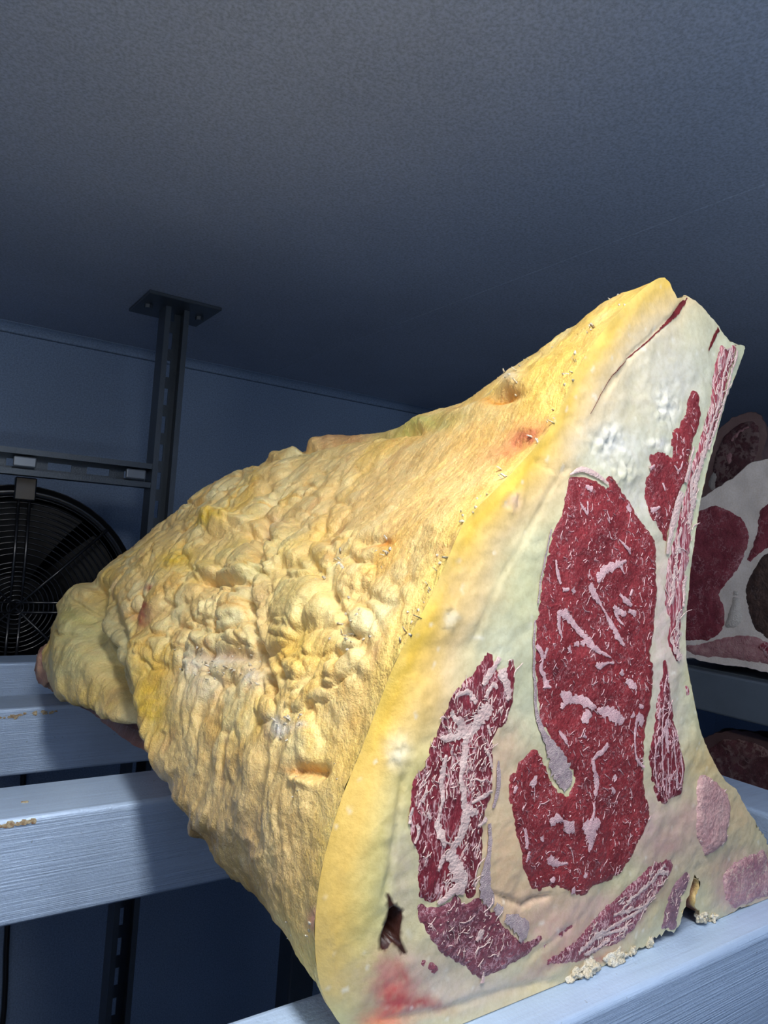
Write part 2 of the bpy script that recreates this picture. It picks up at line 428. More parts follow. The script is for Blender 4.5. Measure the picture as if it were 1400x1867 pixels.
for k in range(8):
    a = math.pi/2+k*math.pi/4; ca, sa = math.cos(a), math.sin(a)
    for off in ((-.008, .008) if k % 2 == 0 else (0,)):
        bm = bmesh.new()
        tube(bm, [(fc[0]+ca*r-sa*off, FY-.019+max(0, r-.08)*.13, fc[2]+sa*r+ca*off) for r in (.0, .08, fr-.004)], .0026, 6)
        put(from_bm('guard_spoke', bm, M_BLACK, None, True), fan)
bm = bmesh.new()      # short duct, closed behind
n = 56; prof = [(fr+.004, FY-.002), (fr+.004, FY+.12), (0.0, FY+.12), (0.0, FY+.118), (fr-.006, FY+.118), (fr-.006, FY-.002)]
rg = [[bm.verts.new((fc[0]+max(r, 1e-4)*math.cos(2*math.pi*i/n), y, fc[2]+max(r, 1e-4)*math.sin(2*math.pi*i/n))) for i in range(n)] for r, y in prof]
for a in range(len(rg)):
    A, B = rg[a], rg[(a+1) % len(rg)]
    if a == 2: continue
    for i in range(n): bm.faces.new((A[i], A[(i+1) % n], B[(i+1) % n], B[i]))
put(from_bm('duct', bm, plain('dull_black', (.004, .0045, .006), .9, spec=.1), None, False), fan)
bm = bmesh.new(); bmesh.ops.create_cone(bm, cap_ends=True, segments=32, radius1=.055, radius2=.05, depth=.07)
bmesh.ops.rotate(bm, verts=bm.verts, matrix=Matrix.Rotation(math.pi/2, 3, 'X')); bmesh.ops.translate(bm, verts=bm.verts, vec=(fc[0], FY+.05, fc[2]))
put(from_bm('hub', bm, M_BLADE, None, False), fan)
for k in range(5):
    a0 = .35+k*2*math.pi/5; bm = bmesh.new(); grid = []
    for i in range(7):
        r = .045+(fr-.062)*i/6; row = []
        for j in range(7):
            an = a0+(j/6-.5)*(.95+.1*i/6)-.10*i/6
            row.append((fc[0]+r*math.cos(an), FY+.035+(j/6-.5)*.05*(1-.35*i/6), fc[2]+r*math.sin(an)))
        grid.append(row)
    fr_ = [[bm.verts.new(p) for p in row] for row in grid]; bk = [[bm.verts.new((p[0], p[1]+.003, p[2])) for p in row] for row in grid]
    for i in range(6):
        for j in range(6):
            bm.faces.new((fr_[i][j], fr_[i+1][j], fr_[i+1][j+1], fr_[i][j+1])); bm.faces.new((bk[i][j], bk[i][j+1], bk[i+1][j+1], bk[i+1][j]))
    put(from_bm('blade', bm, M_BLADE, None, True), fan)
bm = bmesh.new(); box(bm, (fc[0]-.016, FY-.012, fc[2]+fr-.02), (fc[0]+.016, FY+.006, rz-.0205), .002, 1); put(from_bm('hanger', bm, M_BLACK), fan)

q = ony(12, 1760, 1.585)
cab = bpy.data.objects.new('x', None); bpy.data.objects.remove(cab)
bm = bmesh.new(); tube(bm, [(q[0]+.004*math.sin(k*.9), 1.592-.0, zz) for k, zz in enumerate(np.linspace(0.003, fc[2]-fr*.4, 24))], .0055, 8)
cab = from_bm('power_cable', bm, M_BLACK, None, True); cab['label'] = 'thin black cable running down the back wall below the fan'; cab['category'] = 'cable'

# ================================================================ THE BEEF JOINT
YF = .232
def fp(pts): return np.array([ony(x, y, YF)[[0, 2]] for x, y in pts])
OUT = [ # cut face outline: left rim bottom to top, over the apex, down the rib side, along the sawn base
 (640,1880),(600,1835),(580,1780),(574,1700),(582,1610),(600,1530),(625,1450),(657,1370),(688,1290),(722,1205),(768,1120),(808,1040),(848,952),(928,868),(988,800),
 (1022,745),(1048,682),(1085,622),(1135,562),(1180,520),(1207,506),(1222,518),(1233,541),(1240,543),(1252,539),(1280,560),(1309,593),(1316,605),(1330,622),(1345,627),(1358,632),
 (1354,650),(1340,685),(1322,735),(1304,800),(1288,862),(1274,930),(1264,1000),(1256,1070),(1250,1140),(1252,1205),(1262,1262),(1272,1310),(1281,1345),(1300,1385),
 (1322,1424),(1344,1442),(1362,1478),(1388,1512),(1402,1550),(1412,1600),(1406,1642),(1372,1650),(1338,1662),(1306,1678),(1286,1670),(1272,1661),(1266,1646),(1272,1624),(1276,1602),(1266,1604),
 (1252,1638),(1240,1676),(1232,1698),(1206,1700),(1188,1716),(1160,1732),(1130,1752),(1098,1768),(1062,1788),(1040,1806),(1000,1822),(960,1842),(900,1866),(830,1884),(740,1893)]
LEFT_N = 21
outc = fp(OUT)
out = resample(outc, .0016)
# ragged saw edge on the base and rib side
i_apex = int(np.argmin(np.linalg.norm(out-fp([(1207,506)])[0], axis=1)))
i_bl = 0
cx = out.mean(0)
def roughen(P, amp, f, mask):
    t = np.roll(P, -1, 0)-np.roll(P, 1, 0); t /= np.linalg.norm(t, axis=1)[:, None]+1e-9
    nn = np.stack([-t[:, 1], t[:, 0]], 1)
    return P+nn*(amp*mask*fbm(P[:, 0]*f, P[:, 1]*f, 3.3))[:, None]
idx = np.arange(len(out)); side = ((idx > i_apex)).astype(float)
base_m = side*(out[:, 1] < 1.30)
out_r = roughen(out, 1, 260, side*.0008+base_m*.0022)
out_r[:, 1] = np.maximum(out_r[:, 1], ZT+.0004)
CRUMBLE = [(1110,805,34,26),(1216,745,22,36),(1200,812,22,14),(822,1130,14,20),(724,1372,22,36),(935,915,18,20),(1000,1440,10,14),(1135,860,26,18)]
SLIT = [(707,1631),(717,1650),(732,1662),(730,1690),(728,1712),(738,1738),(722,1722),(712,1716),(704,1728),(694,1727),(697,1700),(706,1676),(710,1655)]
slit = resample(fp(SLIT), .0012)
HOLE = None
def face_h(P):
    """relief of the cut face (metres, towards the viewer side -Y) at plane points (x,z)"""
    x, z = P[:, 0], P[:, 1]
    h = .0011*fbm(x*38, z*38, 1.2)+.00022*fbm(x*330, z*330, 4.)+.00025*fbm(x*70+z*40, z*160-x*60, 2.7, 2)
    pts = np.stack([x, np.full_like(x, YF), z], 1); px, py = proj(pts)
    for a, b, rx, ry in CRUMBLE:
        g = np.exp(-((px-a)/rx)**2-((py-b)/ry)**2)
        h = h+g*(.0022*fbm(x*330, z*330, 7.7, 3)+.0006)
    def line(pl, w, amp):
        q = np.array(pl, float); d = dist_poly(q, np.stack([px, py], 1), False); return amp*np.exp(-(d/w)**2)
    h = h+line([(1250,545),(1225,578),(1200,600),(1150,650),(1105,715)], 3, -.0011)
    h = h+line([(900,1632),(925,1640),(955,1653),(975,1640),(1000,1634)], 4, -.0022)
    h = h+line([(1035,855),(1010,880),(985,930),(900,1080),(860,1180)], 3, -.0006)
    h = h+line([(960,830),(1015,862),(1060,852)], 3, -.0008)
    h = h+line([(735,1420),(715,1560),(700,1640)], 4, -.0016)
    h = h+line([(960,1752),(1000,1720),(1060,1672)], 4, -.0007)
    h = h+line([(690,1860),(800,1845),(920,1808),(1010,1790)], 6, -.0012)
    return h
def spots_mix(px, py, col, spots):
    wpx, wpy = fbm(px/34, py/34, 1.5, 3), fbm(px/34, py/34, 6.5, 3)
    px, py = px+9*wpx, py+9*wpy
    speck = 1+.35*fbm(px/9, py/9, 3.5, 2)
    for s in spots:
        a, b, rx, ry, ang, c, k = s
        ca, sa = math.cos(math.radians(ang)), math.sin(math.radians(ang))
        u = ((px-a)*ca+(py-b)*sa)/rx; v = (-(px-a)*sa+(py-b)*ca)/ry
        g = np.clip(k*speck*np.exp(-(u*u+v*v)), 0, 1)[:, None]
        col = col*(1-g)+srgb(*c)*g
    return col
beef = empty('beef_joint', (.28, .55, ZT), 'huge dry-aged beef joint with lumpy yellow fat and a marbled red cut face', 'meat')
# --- cut face (fat bed of the section)
v2, fcs = fill2d(out_r, .0017, 1, [slit])
hh = face_h(v2)
din = inside(slit, v2); ds = dist_poly(slit, v2)
hh = np.where(din & (ds > 1e-5), hh-np.minimum(ds*9, .028), hh)
edge_d = dist_poly(out_r, v2); hh = hh*np.clip(edge_d/.004, 0, 1)
rimL = out_r[:i_apex-2]
def rim_round(P, py_): return .013*sst(1120, 1420, py_)*np.clip(1-dist_poly(rimL, P, False)/.026, 0, 1)**2
_, pyr = proj(np.stack([v2[:, 0], np.full(len(v2), YF), v2[:, 1]], 1))
rb = rim_round(v2, pyr); kb = (YF+rb)/YF
hh = hh-.0008*sst(0, .006, rb)*fbm(v2[:, 0]*120, v2[:, 1]*50, 9.)*np.clip(edge_d/.004, 0, 1)
V3 = np.stack([v2[:, 0]*kb, YF-hh+rb, np.maximum(CAM[2]+(v2[:, 1]-CAM[2])*kb, ZT+.0004)], 1)
px, py = proj(np.stack([v2[:, 0], np.full(len(v2), YF), v2[:, 1]], 1))
rim = np.array(OUT[2:21], float); dl = dist_poly(rim, np.stack([px, py], 1), False)
nz = fbm(v2[:, 0]*25, v2[:, 1]*25, 8.)
dln = dl*(1+.22*nz)
wid = np.interp(py, [500, 700, 1000, 1250, 1400, 1700], [.75, .6, .8, 1.0, 1.0, .9])
def ramp_col(d, stops):
    xs_ = [s[0] for s in stops]; cs = np.array([srgb(*s[1]) for s in stops])
    return np.stack([np.interp(d, xs_, cs[:, k]) for k in range(3)], 1)
up_c = ramp_col(dln/wid, [(0, (250,212,104)), (22, (248,204,84)), (55, (244,206,126)), (95, (238,210,160)), (150, (222,216,178)), (230, (208,210,180))])
lo_c = ramp_col(dln/wid, [(0, (236,200,108)), (40, (236,200,112)), (90, (224,206,132)), (140, (214,208,150)), (200, (216,208,170))])
k = sst(1250, 1450, py)[:, None]
c = up_c*(1-k)+lo_c*k
pinkish, whitish, greenish = (222,192,168), (226,222,210), (212,212,168)
c = spots_mix(px, py, c, [
 (1210,640,70,90,0,(226,214,192),.7),(1290,600,40,40,0,(222,216,186),.8),(1150,720,90,70,0,(228,214,190),.6),(1240,690,60,60,0,whitish,.8),(1130,820,80,60,0,whitish,.8),
 (1210,1150,40,200,0,(226,204,196),.9),(1160,920,40,60,0,(220,214,204),.8),(960,1100,60,110,0,greenish,.7),(930,1180,50,60,0,(214,214,186),.8),
 (910,1380,50,80,0,(226,198,170),.95),(915,1560,55,130,0,(230,196,160),.95),(960,1640,90,40,0,(228,194,162),.9),(1030,1690,90,40,0,(218,178,166),.9),
 (1080,1650,60,30,0,(220,186,176),.8),(730,1600,26,120,0,(214,200,172),.85),(760,1770,90,50,0,(216,196,178),.9),(850,1810,160,40,0,(220,202,186),.9),
 (1170,1500,60,60,0,(222,186,182),.9),(1250,1520,60,60,0,(218,192,176),.9),(1290,1380,40,50,0,(232,198,140),.9),(1270,1280,14,100,-8,(214,208,168),.95),
 (1345,1480,40,60,0,(226,196,156),.8),(1320,1560,60,40,0,(216,200,168),.85),(1380,1600,50,40,0,(196,140,150),.85),(1330,1620,30,40,0,(206,160,164),.8),
 (1190,1650,50,26,-48,(210,202,160),.9),(1240,1550,40,20,-50,(212,200,170),.7),(1000,1800,180,22,-22,(216,202,160),.85),
 (715,1820,40,60,0,(206,92,88),.95),(735,1775,14,30,-30,(196,110,104),.8),(705,1770,16,30,0,(216,150,140),.8),(765,1830,50,14,15,(178,66,72),.9),(690,1860,40,20,0,(226,120,90),.7),
 (1110,805,30,22,0,(244,242,236),.8),(1216,745,18,32,0,(244,242,236),.7),(1200,812,18,12,0,(248,244,240),.8),(724,1372,18,32,0,(238,232,206),.8),(822,1130,12,16,0,(240,236,214),.7),(935,915,14,14,0,(236,200,184),.7),(830,1060,40,60,20,(236,206,160),.5),(1150,1665,90,26,-42,(204,146,146),.7),(1010,1745,80,18,-35,(200,142,140),.6),(1215,1545,40,26,-40,(206,164,160),.7),(1255,1490,26,40,0,(214,176,166),.7),(1300,1590,30,14,-20,(214,186,160),.7),(1100,1790,60,12,-28,(186,120,112),.6),(1085,1750,40,10,-30,(180,96,100),.6)])
c = np.where((din | (ds < 2e-4))[:, None], srgb(64, 34, 26), c)
mott = fbm(v2[:, 0]*70, v2[:, 1]*70, 2., 4)[:, None]
c = np.clip(c*(1+.06*mott*np.array([.9, 1.05, 1.4])), 0, 1)
c = c*np.array([.92, .91, .89])
wsp = sst(.62, .9, fbm(v2[:, 0]*190, v2[:, 1]*190, 5., 2))[:, None]*.5
c = c*(1-wsp)+srgb(244, 240, 228)*wsp
mesh_face = put(mesh('cut_face', V3, fcs, M_FACE, None, True, c), beef)
mesh_face['label'] = 'pale cut fat framing the red muscles'

# --- muscles inlaid in the face
def lift(P, off): h = face_h(P); return np.stack([P[:, 0], YF-h-off, P[:, 1]], 1)
def muscle(name, pix, mat, off=.0007, step=.0016, rough=.0007, f=420, label=None):
    o = resample(fp(pix), step); o = roughen(o, 1, f, np.full(len(o), rough))
    o[:, 1] = np.maximum(o[:, 1], ZT+.001)
    v, f_ = fill2d(o, .0028, 3)
    d = dist_poly(o, v)
    V = lift(v, off*np.clip(d/.0015, -.4, 1)+.00025*fbm(v[:, 0]*160, v[:, 1]*160, 6.)*np.clip(d/.003, 0, 1))
    V[:, 1] += np.where(d < 1e-5, .0004, 0)
    ob = put(mesh(name, V, f_, mat, None, True), beef)
    if label: ob['label'] = label
    return ob, o
EYE = [(1035,872),(1045,866),(1073,869),(1093,879),(1108,887),(1096,868),(1082,853),(1108,864),(1125,880),(1142,902),(1158,925),(1168,948),(1185,968),(1195,985),(1198,1010),(1198,1060),(1196,1100),(1194,1150),(1188,1190),(1192,1230),(1190,1262),(1186,1285),(1181,1315),(1176,1350),(1175,1375),(1175,1400),(1177,1437),(1182,1462),(1186,1490),(1175,1512),(1162,1540),(1145,1575),(1130,1595),(1112,1610),(1085,1617),(1075,1628),(1057,1637),(1040,1630),(1022,1622),(1005,1621),(982,1629),(967,1626),(960,1602),(950,1577),(945,1550),(937,1520),(932,1482),(926,1457),(925,1420),(937,1402),(945,1387),(957,1377),(970,1364),(985,1370),(995,1387),(1007,1422),(1030,1447),(1036,1445),(1045,1427),(1040,1407),(1030,1390),(1015,1372),(1005,1352),(992,1332),(984,1312),(981,1290),(979,1262),(975,1232),(972,1200),(972,1165),(974,1140),(979,1105),(987,1057),(993,1018),(1006,973),(1019,941),(1027,912),(1032,886)]
CAP = [(897,1175),(904,1192),(902,1210),(912,1222),(922,1215),(918,1203),(931,1189),(937,1205),(940,1250),(932,1290),(922,1320),(907,1332),(900,1352),(901,1380),(899,1415),(898,1445),(890,1470),(883,1500),(882,1532),(880,1565),(872,1600),(868,1632),(850,1640),(832,1622),(812,1640),(785,1648),(762,1636),(760,1600),(757,1557),(747,1537),(742,1495),(745,1455),(752,1420),(770,1390),(792,1340),(805,1310),(815,1282),(822,1265),(830,1252),(855,1232),(867,1212),(887,1192)]
LCAP = [(868,1628),(890,1650),(910,1667),(915,1682),(935,1700),(945,1712),(962,1712),(985,1704),(1000,1696),(990,1716),(972,1737),(950,1752),(912,1772),(882,1787),(865,1782),(840,1762),(810,1747),(790,1725),(772,1700),(761,1670),(760,1640),(785,1650),(812,1642),(832,1626),(850,1642)]
UPR = [(1264,707),(1273,718),(1277,758),(1273,783),(1264,808),(1257,844),(1251,872),(1240,897),(1233,921),(1226,946),(1219,972),(1212,998),(1205,978),(1192,957),(1183,944),(1179,923),(1175,897),(1177,873),(1183,856),(1182,842),(1186,825),(1206,822),(1224,832),(1221,812),(1221,794),(1232,776),(1246,758),(1253,726)]
STR1 = [(1314,625),(1324,634),(1332,630),(1343,632),(1334,666),(1325,701),(1316,741),(1303,783),(1293,819),(1282,855),(1274,891),(1267,944),(1261,987),(1254,1032),(1249,1064),(1246,1103),(1242,1135),(1240,1170),(1238,1214),(1228,1200),(1218,1178),(1217,1156),(1220,1132),(1212,1113),(1209,1090),(1212,1050),(1218,1010),(1228,975),(1238,936),(1250,884),(1258,850),(1270,820),(1280,775),(1291,737),(1298,694),(1304,655)]
STR2 = [(1207,1195),(1214,1200),(1219,1230),(1222,1257),(1228,1292),(1234,1325),(1241,1362),(1248,1385),(1248,1412),(1245,1447),(1228,1458),(1212,1468),(1197,1461),(1187,1425),(1181,1392),(1181,1366),(1188,1335),(1193,1290),(1201,1257),(1205,1220)]
LOWR = [(1226,1566),(1228,1586),(1214,1610),(1194,1638),(1178,1660),(1164,1682),(1146,1704),(1124,1722),(1095,1736),(1062,1752),(1030,1760),(998,1762),(978,1766),(1002,1742),(1030,1722),(1062,1696),(1084,1672),(1104,1652),(1128,1628),(1146,1610),(1164,1594),(1182,1578),(1203,1566)]
LOW2 = [(1062,1672),(1058,1684),(1035,1702),(1010,1722),(985,1742),(970,1748),(992,1722),(1018,1700),(1042,1680)]
SMALL = [(762,1752),(785,1748),(800,1762),(812,1780),(795,1784),(775,1772)]
SLV = [(1250,1226),(1256,1240),(1257,1262),(1258,1286),(1252,1276),(1248,1250)]
DISC = [(1274,1420),(1288,1412),(1309,1427),(1326,1444),(1334,1465),(1331,1494),(1324,1524),(1313,1544),(1288,1561),(1275,1541),(1266,1509),(1268,1462)]
RIBD = [(1250,1588),(1238,1602),(1222,1625),(1212,1660),(1204,1692),(1216,1697),(1230,1694),(1237,1670),(1245,1640),(1256,1612),(1259,1596)]
FOOT = [(1318,1596),(1345,1568),(1375,1552),(1396,1552),(1406,1600),(1400,1638),(1370,1645),(1338,1657),(1322,1640)]
eye, eye_o = muscle('eye_muscle', EYE, M_MUSC, label='large dark red marbled eye muscle')
cap, cap_o = muscle('cap_muscle', CAP, M_MUSC2, label='heavily veined cap muscle')
lcp, lcp_o = muscle('lower_cap_muscle', LCAP, M_MUSC4, label='dull purple red end of the cap muscle')
upr, upr_o = muscle('loin_muscle', UPR, M_MUSC, label='narrow dark red muscle by the ribs')
st1, st1_o = muscle('rib_muscle', STR1, M_RIBM, label='streaky muscle along the rib edge')
st2, st2_o = muscle('strip_muscle', STR2, M_MUSC2, label='dark red strip muscle')
low, low_o = muscle('lower_muscle', LOWR, M_MUSC3, label='pale streaked muscle above the base')
muscle('lower_muscle', LOW2, M_MUSC3); muscle('lower_muscle', SMALL, M_MUSC3); muscle('rib_muscle', SLV, M_RIBM)
disc, disc_o = muscle('vertebra_bone', DISC, M_BONE, .0015, rough=.0009, label='pink sawn vertebra')
ribd, ribd_o = muscle('rib_bone', RIBD, M_RIBD, .001, rough=.001, label='greyish purple sawn rib end')
foot, foot_o = muscle('chine_bone', FOOT, M_FOOT, .001, rough=.0012, label='pink chine bone foot')

# --- fat seams traced as strokes, each a slightly proud ribbon
def strokes(name, items, mat, parent, off=.0012, wob=.25, stuff=False, seed=1, world=False):
    rs_ = np.random.RandomState(seed); V = []; F_ = []
    for pts, w in items:
        P = np.array(pts, float) if world else fp(pts)
        wv = np.array(w if hasattr(w, '__len__') else [w]*len(pts), float)
        Q = resample(np.column_stack([P, wv]), .0011, False, len(P) > 2)
        if len(Q) < 3: Q = np.stack([np.linspace(Q[0, k_], Q[-1, k_], 4) for k_ in range(3)], 1)
        t = np.gradient(Q[:, :2], axis=0); t /= np.linalg.norm(t, axis=1)[:, None]+1e-12
        nn = np.stack([-t[:, 1], t[:, 0]], 1)
        wl = Q[:, 2]*(1+wob*rs_.normal(size=len(Q))); wr = Q[:, 2]*(1+wob*rs_.normal(size=len(Q)))
        b = len(V); A = Q[:, :2]+nn*wl[:, None]*.5; B = Q[:, :2]-nn*wr[:, None]*.5
        V += list(np.stack([A, Q[:, :2], B], 1).reshape(-1, 2))
        for i in range(len(Q)-1):
            a = b+3*i; F_ += [(a, a+3, a+4, a+1), (a+1, a+4, a+5, a+2)]
    V = np.array(V); V = lift(V, np.where(np.arange(len(V)) % 3 == 1, off, off*.72))
    o = mesh(name, V, F_, mat, None, True)
    o.parent = parent; o.matrix_parent_inverse = parent.matrix_world.inverted() if False else Matrix()
    if stuff: o['kind'] = 'stuff'
    return o
def strokes_each(name, items, mat, parent, off, wob, seed):
    return [strokes(name, [it], mat, parent, off, wob, seed=seed+i) for i, it in enumerate(items)]
MM = .00033
def W(*a): return [x*MM for x in a]
eye_veins = [
 ([(1138,1022),(1120,1030),(1102,1038),(1092,1050),(1090,1062)], W(5,12,13,13,6)), ([(1128,1030),(1134,1046)], W(8,2)),
 ([(1125,983),(1140,1000),(1146,1010)], W(2,5,3)), ([(1072,1065),(1084,1085),(1094,1100),(1100,1112),(1112,1135),(1124,1160),(1136,1176)], W(9,12,6,3,8,10,5)),
 ([(1012,1120),(1024,1117),(1038,1130),(1056,1152),(1072,1170),(1082,1182),(1110,1198)], W(6,13,9,9,11,9,2)), ([(1016,1120),(1016,1140),(1022,1162)], W(9,8,3)),
 ([(1010,1020),(1014,1045),(1020,1064)], W(3,6,4)), ([(1022,1075),(1034,1074)], W(7,5)), ([(1040,1072),(1045,1080)], W(7,5)),
 ([(1126,1082),(1138,1095),(1148,1103)], W(4,9,5)), ([(1116,1104),(1126,1114),(1138,1120)], W(5,11,6)), ([(1142,1112),(1156,1120)], W(5,10)),
 ([(1145,1086),(1150,1074)], W(4,5)), ([(1118,1112),(1126,1128),(1134,1138)], W(5,5,3)),
 ([(974,1174),(984,1190),(986,1205),(984,1218),(992,1238),(994,1252)], W(6,8,6,7,8,13)), ([(992,1250),(1002,1253)], W(7,3)), ([(990,1200),(994,1180)], W(4,5)),
 ([(1020,1262),(1032,1270),(1044,1276),(1054,1278)], W(6,16,12,6)), ([(1046,1268),(1060,1276),(1074,1285),(1084,1290)], W(5,13,13,4)),
 ([(1085,1294),(1100,1296),(1118,1304),(1134,1314)], W(4,15,18,12)), ([(1118,1308),(1120,1322)], W(10,3)), ([(1074,1298),(1066,1308),(1058,1314)], W(14,16,8)), ([(1026,1282),(1022,1292)], W(11,7)),
 ([(1034,1178),(1040,1190)], W(8,3)), ([(1044,1174),(1054,1174)], W(6,8)), ([(1056,1172),(1064,1172)], W(5,9)),
 ([(1082,1210),(1090,1214),(1104,1208),(1116,1208)], W(5,10,4,5)), ([(1128,1222),(1134,1230)], W(9,5)), ([(1138,1240),(1148,1246),(1156,1254)], W(6,13,7)),
 ([(1160,1285),(1168,1288)], W(6,7)), ([(1148,1300),(1152,1305)], W(11,6)), ([(1158,1300),(1164,1310),(1168,1322)], W(12,16,6)), ([(1158,1302),(1157,1322),(1155,1350),(1156,1372),(1162,1388),(1172,1398)], W(6,6,5,4,5,4)),
 ([(1102,1352),(1098,1364),(1086,1374),(1079,1386),(1080,1404),(1086,1424),(1084,1450)], W(7,10,8,6,7,10,6)), ([(1080,1462),(1080,1480),(1074,1496)], W(4,6,4)),
 ([(1000,1502),(1012,1492),(1024,1496),(1036,1508),(1044,1516)], W(12,13,4,17,4)), ([(1058,1504),(1072,1506),(1090,1498)], W(6,26,8)), ([(1072,1508),(1074,1524),(1074,1540),(1070,1552)], W(26,18,10,3)),
 ([(998,1560),(1004,1570),(1018,1574),(1032,1572)], W(10,13,5,3)), ([(953,1508),(956,1525),(957,1545)], W(5,7,4)), ([(962,1550),(956,1570)], W(5,4)), ([(984,1522),(986,1532)], W(8,3)),
 ([(970,1420),(976,1430)], W(14,14)), ([(938,1432),(934,1445)], W(9,4)), ([(1116,1412),(1120,1420)], W(4,10)), ([(1110,1434),(1118,1444)], W(4,6)),
 ([(1000,1606),(1008,1600)], W(9,6)), ([(1036,1622),(1044,1620)], W(10,8)), ([(1062,1592),(1066,1596)], W(8,8)), ([(1022,1342),(1030,1356)], W(4,3)),
 ([(1016,1330),(1022,1340),(1030,1350)], W(3,6,3)), ([(1060,1338),(1066,1344)], W(7,4)), ([(1064,886),(1076,892)], W(7,8)), ([(1142,920),(1148,932)], W(11,7)),
 ([(1055,918),(1066,934),(1068,938)], W(3,4,3)), ([(1068,914),(1068,938)], W(3,4))]
strokes_each('fat_vein', eye_veins, M_MARB, eye, .00135, .22, 2)
cap_veins = [
 ([(908,1198),(898,1218),(886,1236),(878,1248)], W(6,10,11,5)), ([(912,1218),(914,1232),(920,1246),(924,1262),(922,1276)], W(14,13,12,9,6)), ([(904,1254),(898,1246),(890,1258),(884,1272)], W(5,7,6,8)),
 ([(828,1268),(840,1262),(852,1260),(858,1270),(866,1280)], W(5,7,6,7,6)), ([(892,1286),(882,1298),(872,1310),(862,1330),(850,1342)], W(12,24,20,14,8)),
 ([(820,1296),(828,1308),(838,1318),(846,1330)], W(6,8,10,14)), ([(846,1322),(848,1345),(846,1370),(842,1395),(838,1412)], W(26,13,9,10,5)), ([(848,1335),(830,1342),(812,1346),(800,1342)], W(15,10,8,4)),
 ([(838,1405),(838,1425),(842,1445),(842,1465),(846,1485),(840,1510),(832,1528),(820,1545)], W(5,8,10,10,16,13,14,10)),
 ([(842,1470),(858,1478),(868,1480)], W(12,12,5)), ([(812,1375),(806,1400),(803,1425),(804,1455),(799,1480),(795,1500),(800,1520),(807,1542)], W(5,8,8,5,4,9,11,3)),
 ([(815,1545),(822,1562),(828,1580),(835,1598),(845,1610)], W(16,18,20,22,12)), ([(842,1612),(822,1622),(806,1636),(794,1645)], W(22,14,9,4)), ([(806,1555),(798,1575),(796,1585)], W(9,7,3)),
 ([(893,1440),(880,1448),(868,1456),(856,1462)], W(6,6,6,3)), ([(884,1490),(876,1500),(868,1505)], W(7,5,3)), ([(776,1430),(772,1450),(768,1462)], W(3,5,3)), ([(750,1470),(744,1500)], W(4,6)),
 ([(776,1478),(782,1490)], W(5,4)), ([(756,1500),(760,1515),(752,1535)], W(5,5,3)), ([(868,1715),(876,1700),(880,1694)], W(6,10,4)), ([(878,1790),(880,1770)], W(8,3)), ([(886,1320),(892,1340)], W(3,4)), ([(880,1360),(890,1380),(894,1400)], W(3,4,3))]
strokes_each('fat_vein', cap_veins, M_VEIN, cap, .00135, .22, 3)
upr_veins = [([(1183,930),(1192,928),(1200,924)], W(8,7,3)), ([(1236,856),(1240,846)], W(3,3)), ([(1225,848),(1234,858),(1240,842)], W(2,4,2)), ([(1182,855),(1190,848)], W(7,3)), ([(1206,880),(1210,894)], W(3,3))]
strokes_each('fat_vein', upr_veins, M_MARB, upr, .00135, .2, 4)
r1v = [([(1340,640),(1328,690),(1316,735),(1300,785),(1290,820)], W(5,6,5,6,5)), ([(1326,640),(1316,690),(1308,730),(1296,770),(1284,812),(1276,850)], W(4,5,4,6,7,5)), ([(1284,815),(1272,860),(1264,890),(1260,930),(1254,955)], W(10,11,12,14,7)),
 ([(1270,850),(1258,880),(1258,910)], W(6,8,10)), ([(1240,962),(1234,985),(1236,1008)], W(6,8,5)), ([(1228,1030),(1226,1060),(1222,1090),(1216,1106)], W(4,7,7,5)), ([(1232,990),(1230,1030),(1222,1070)], W(3,4,3)),
 ([(1248,1050),(1243,1075),(1241,1105)], W(9,8,7)), ([(1236,1118),(1230,1140),(1238,1158)], W(9,8,7)), ([(1222,1160),(1226,1180),(1238,1200)], W(8,9,14)), ([(1243,1064),(1246,1058)], W(9,7))]
strokes_each('fat_vein', r1v, M_VEIN, st1, .00135, .3, 5)
r2v = [([(1196,1340),(1190,1370),(1192,1410),(1198,1440)], W(3,3,3,3)), ([(1206,1290),(1202,1330),(1203,1370),(1206,1410),(1208,1440)], W(3,3,4,3,4)), ([(1213,1310),(1211,1340),(1214,1370)], W(7,9,4)), ([(1214,1380),(1216,1410),(1220,1445)], W(3,3,4)), ([(1224,1330),(1226,1370),(1230,1400),(1232,1436)], W(3,4,3,4)),
 ([(1236,1370),(1240,1400),(1238,1430)], W(3,4,3)), ([(1200,1290),(1196,1310)], W(5,7)), ([(1212,1230),(1208,1260)], W(3,3)), ([(1192,1380),(1198,1376)], W(3,3))]
strokes_each('fat_vein', r2v, M_MARB, st2, .00135, .3, 6)
lov = [([(1210,1575),(1190,1600),(1160,1625),(1140,1645)], W(7,8,6,5)), ([(1190,1630),(1160,1660),(1120,1685),(1080,1710),(1050,1735)], W(4,6,6,8,6)), ([(1170,1650),(1140,1660),(1116,1668)], W(4,5,4)), ([(1140,1690),(1110,1700),(1085,1712)], W(5,5,5)), ([(1216,1590),(1200,1590)], W(9,7)), ([(1110,1712),(1085,1728),(1060,1738)], W(5,7,5))]
strokes_each('fat_vein', lov, M_VEIN, low, .00135, .3, 7)
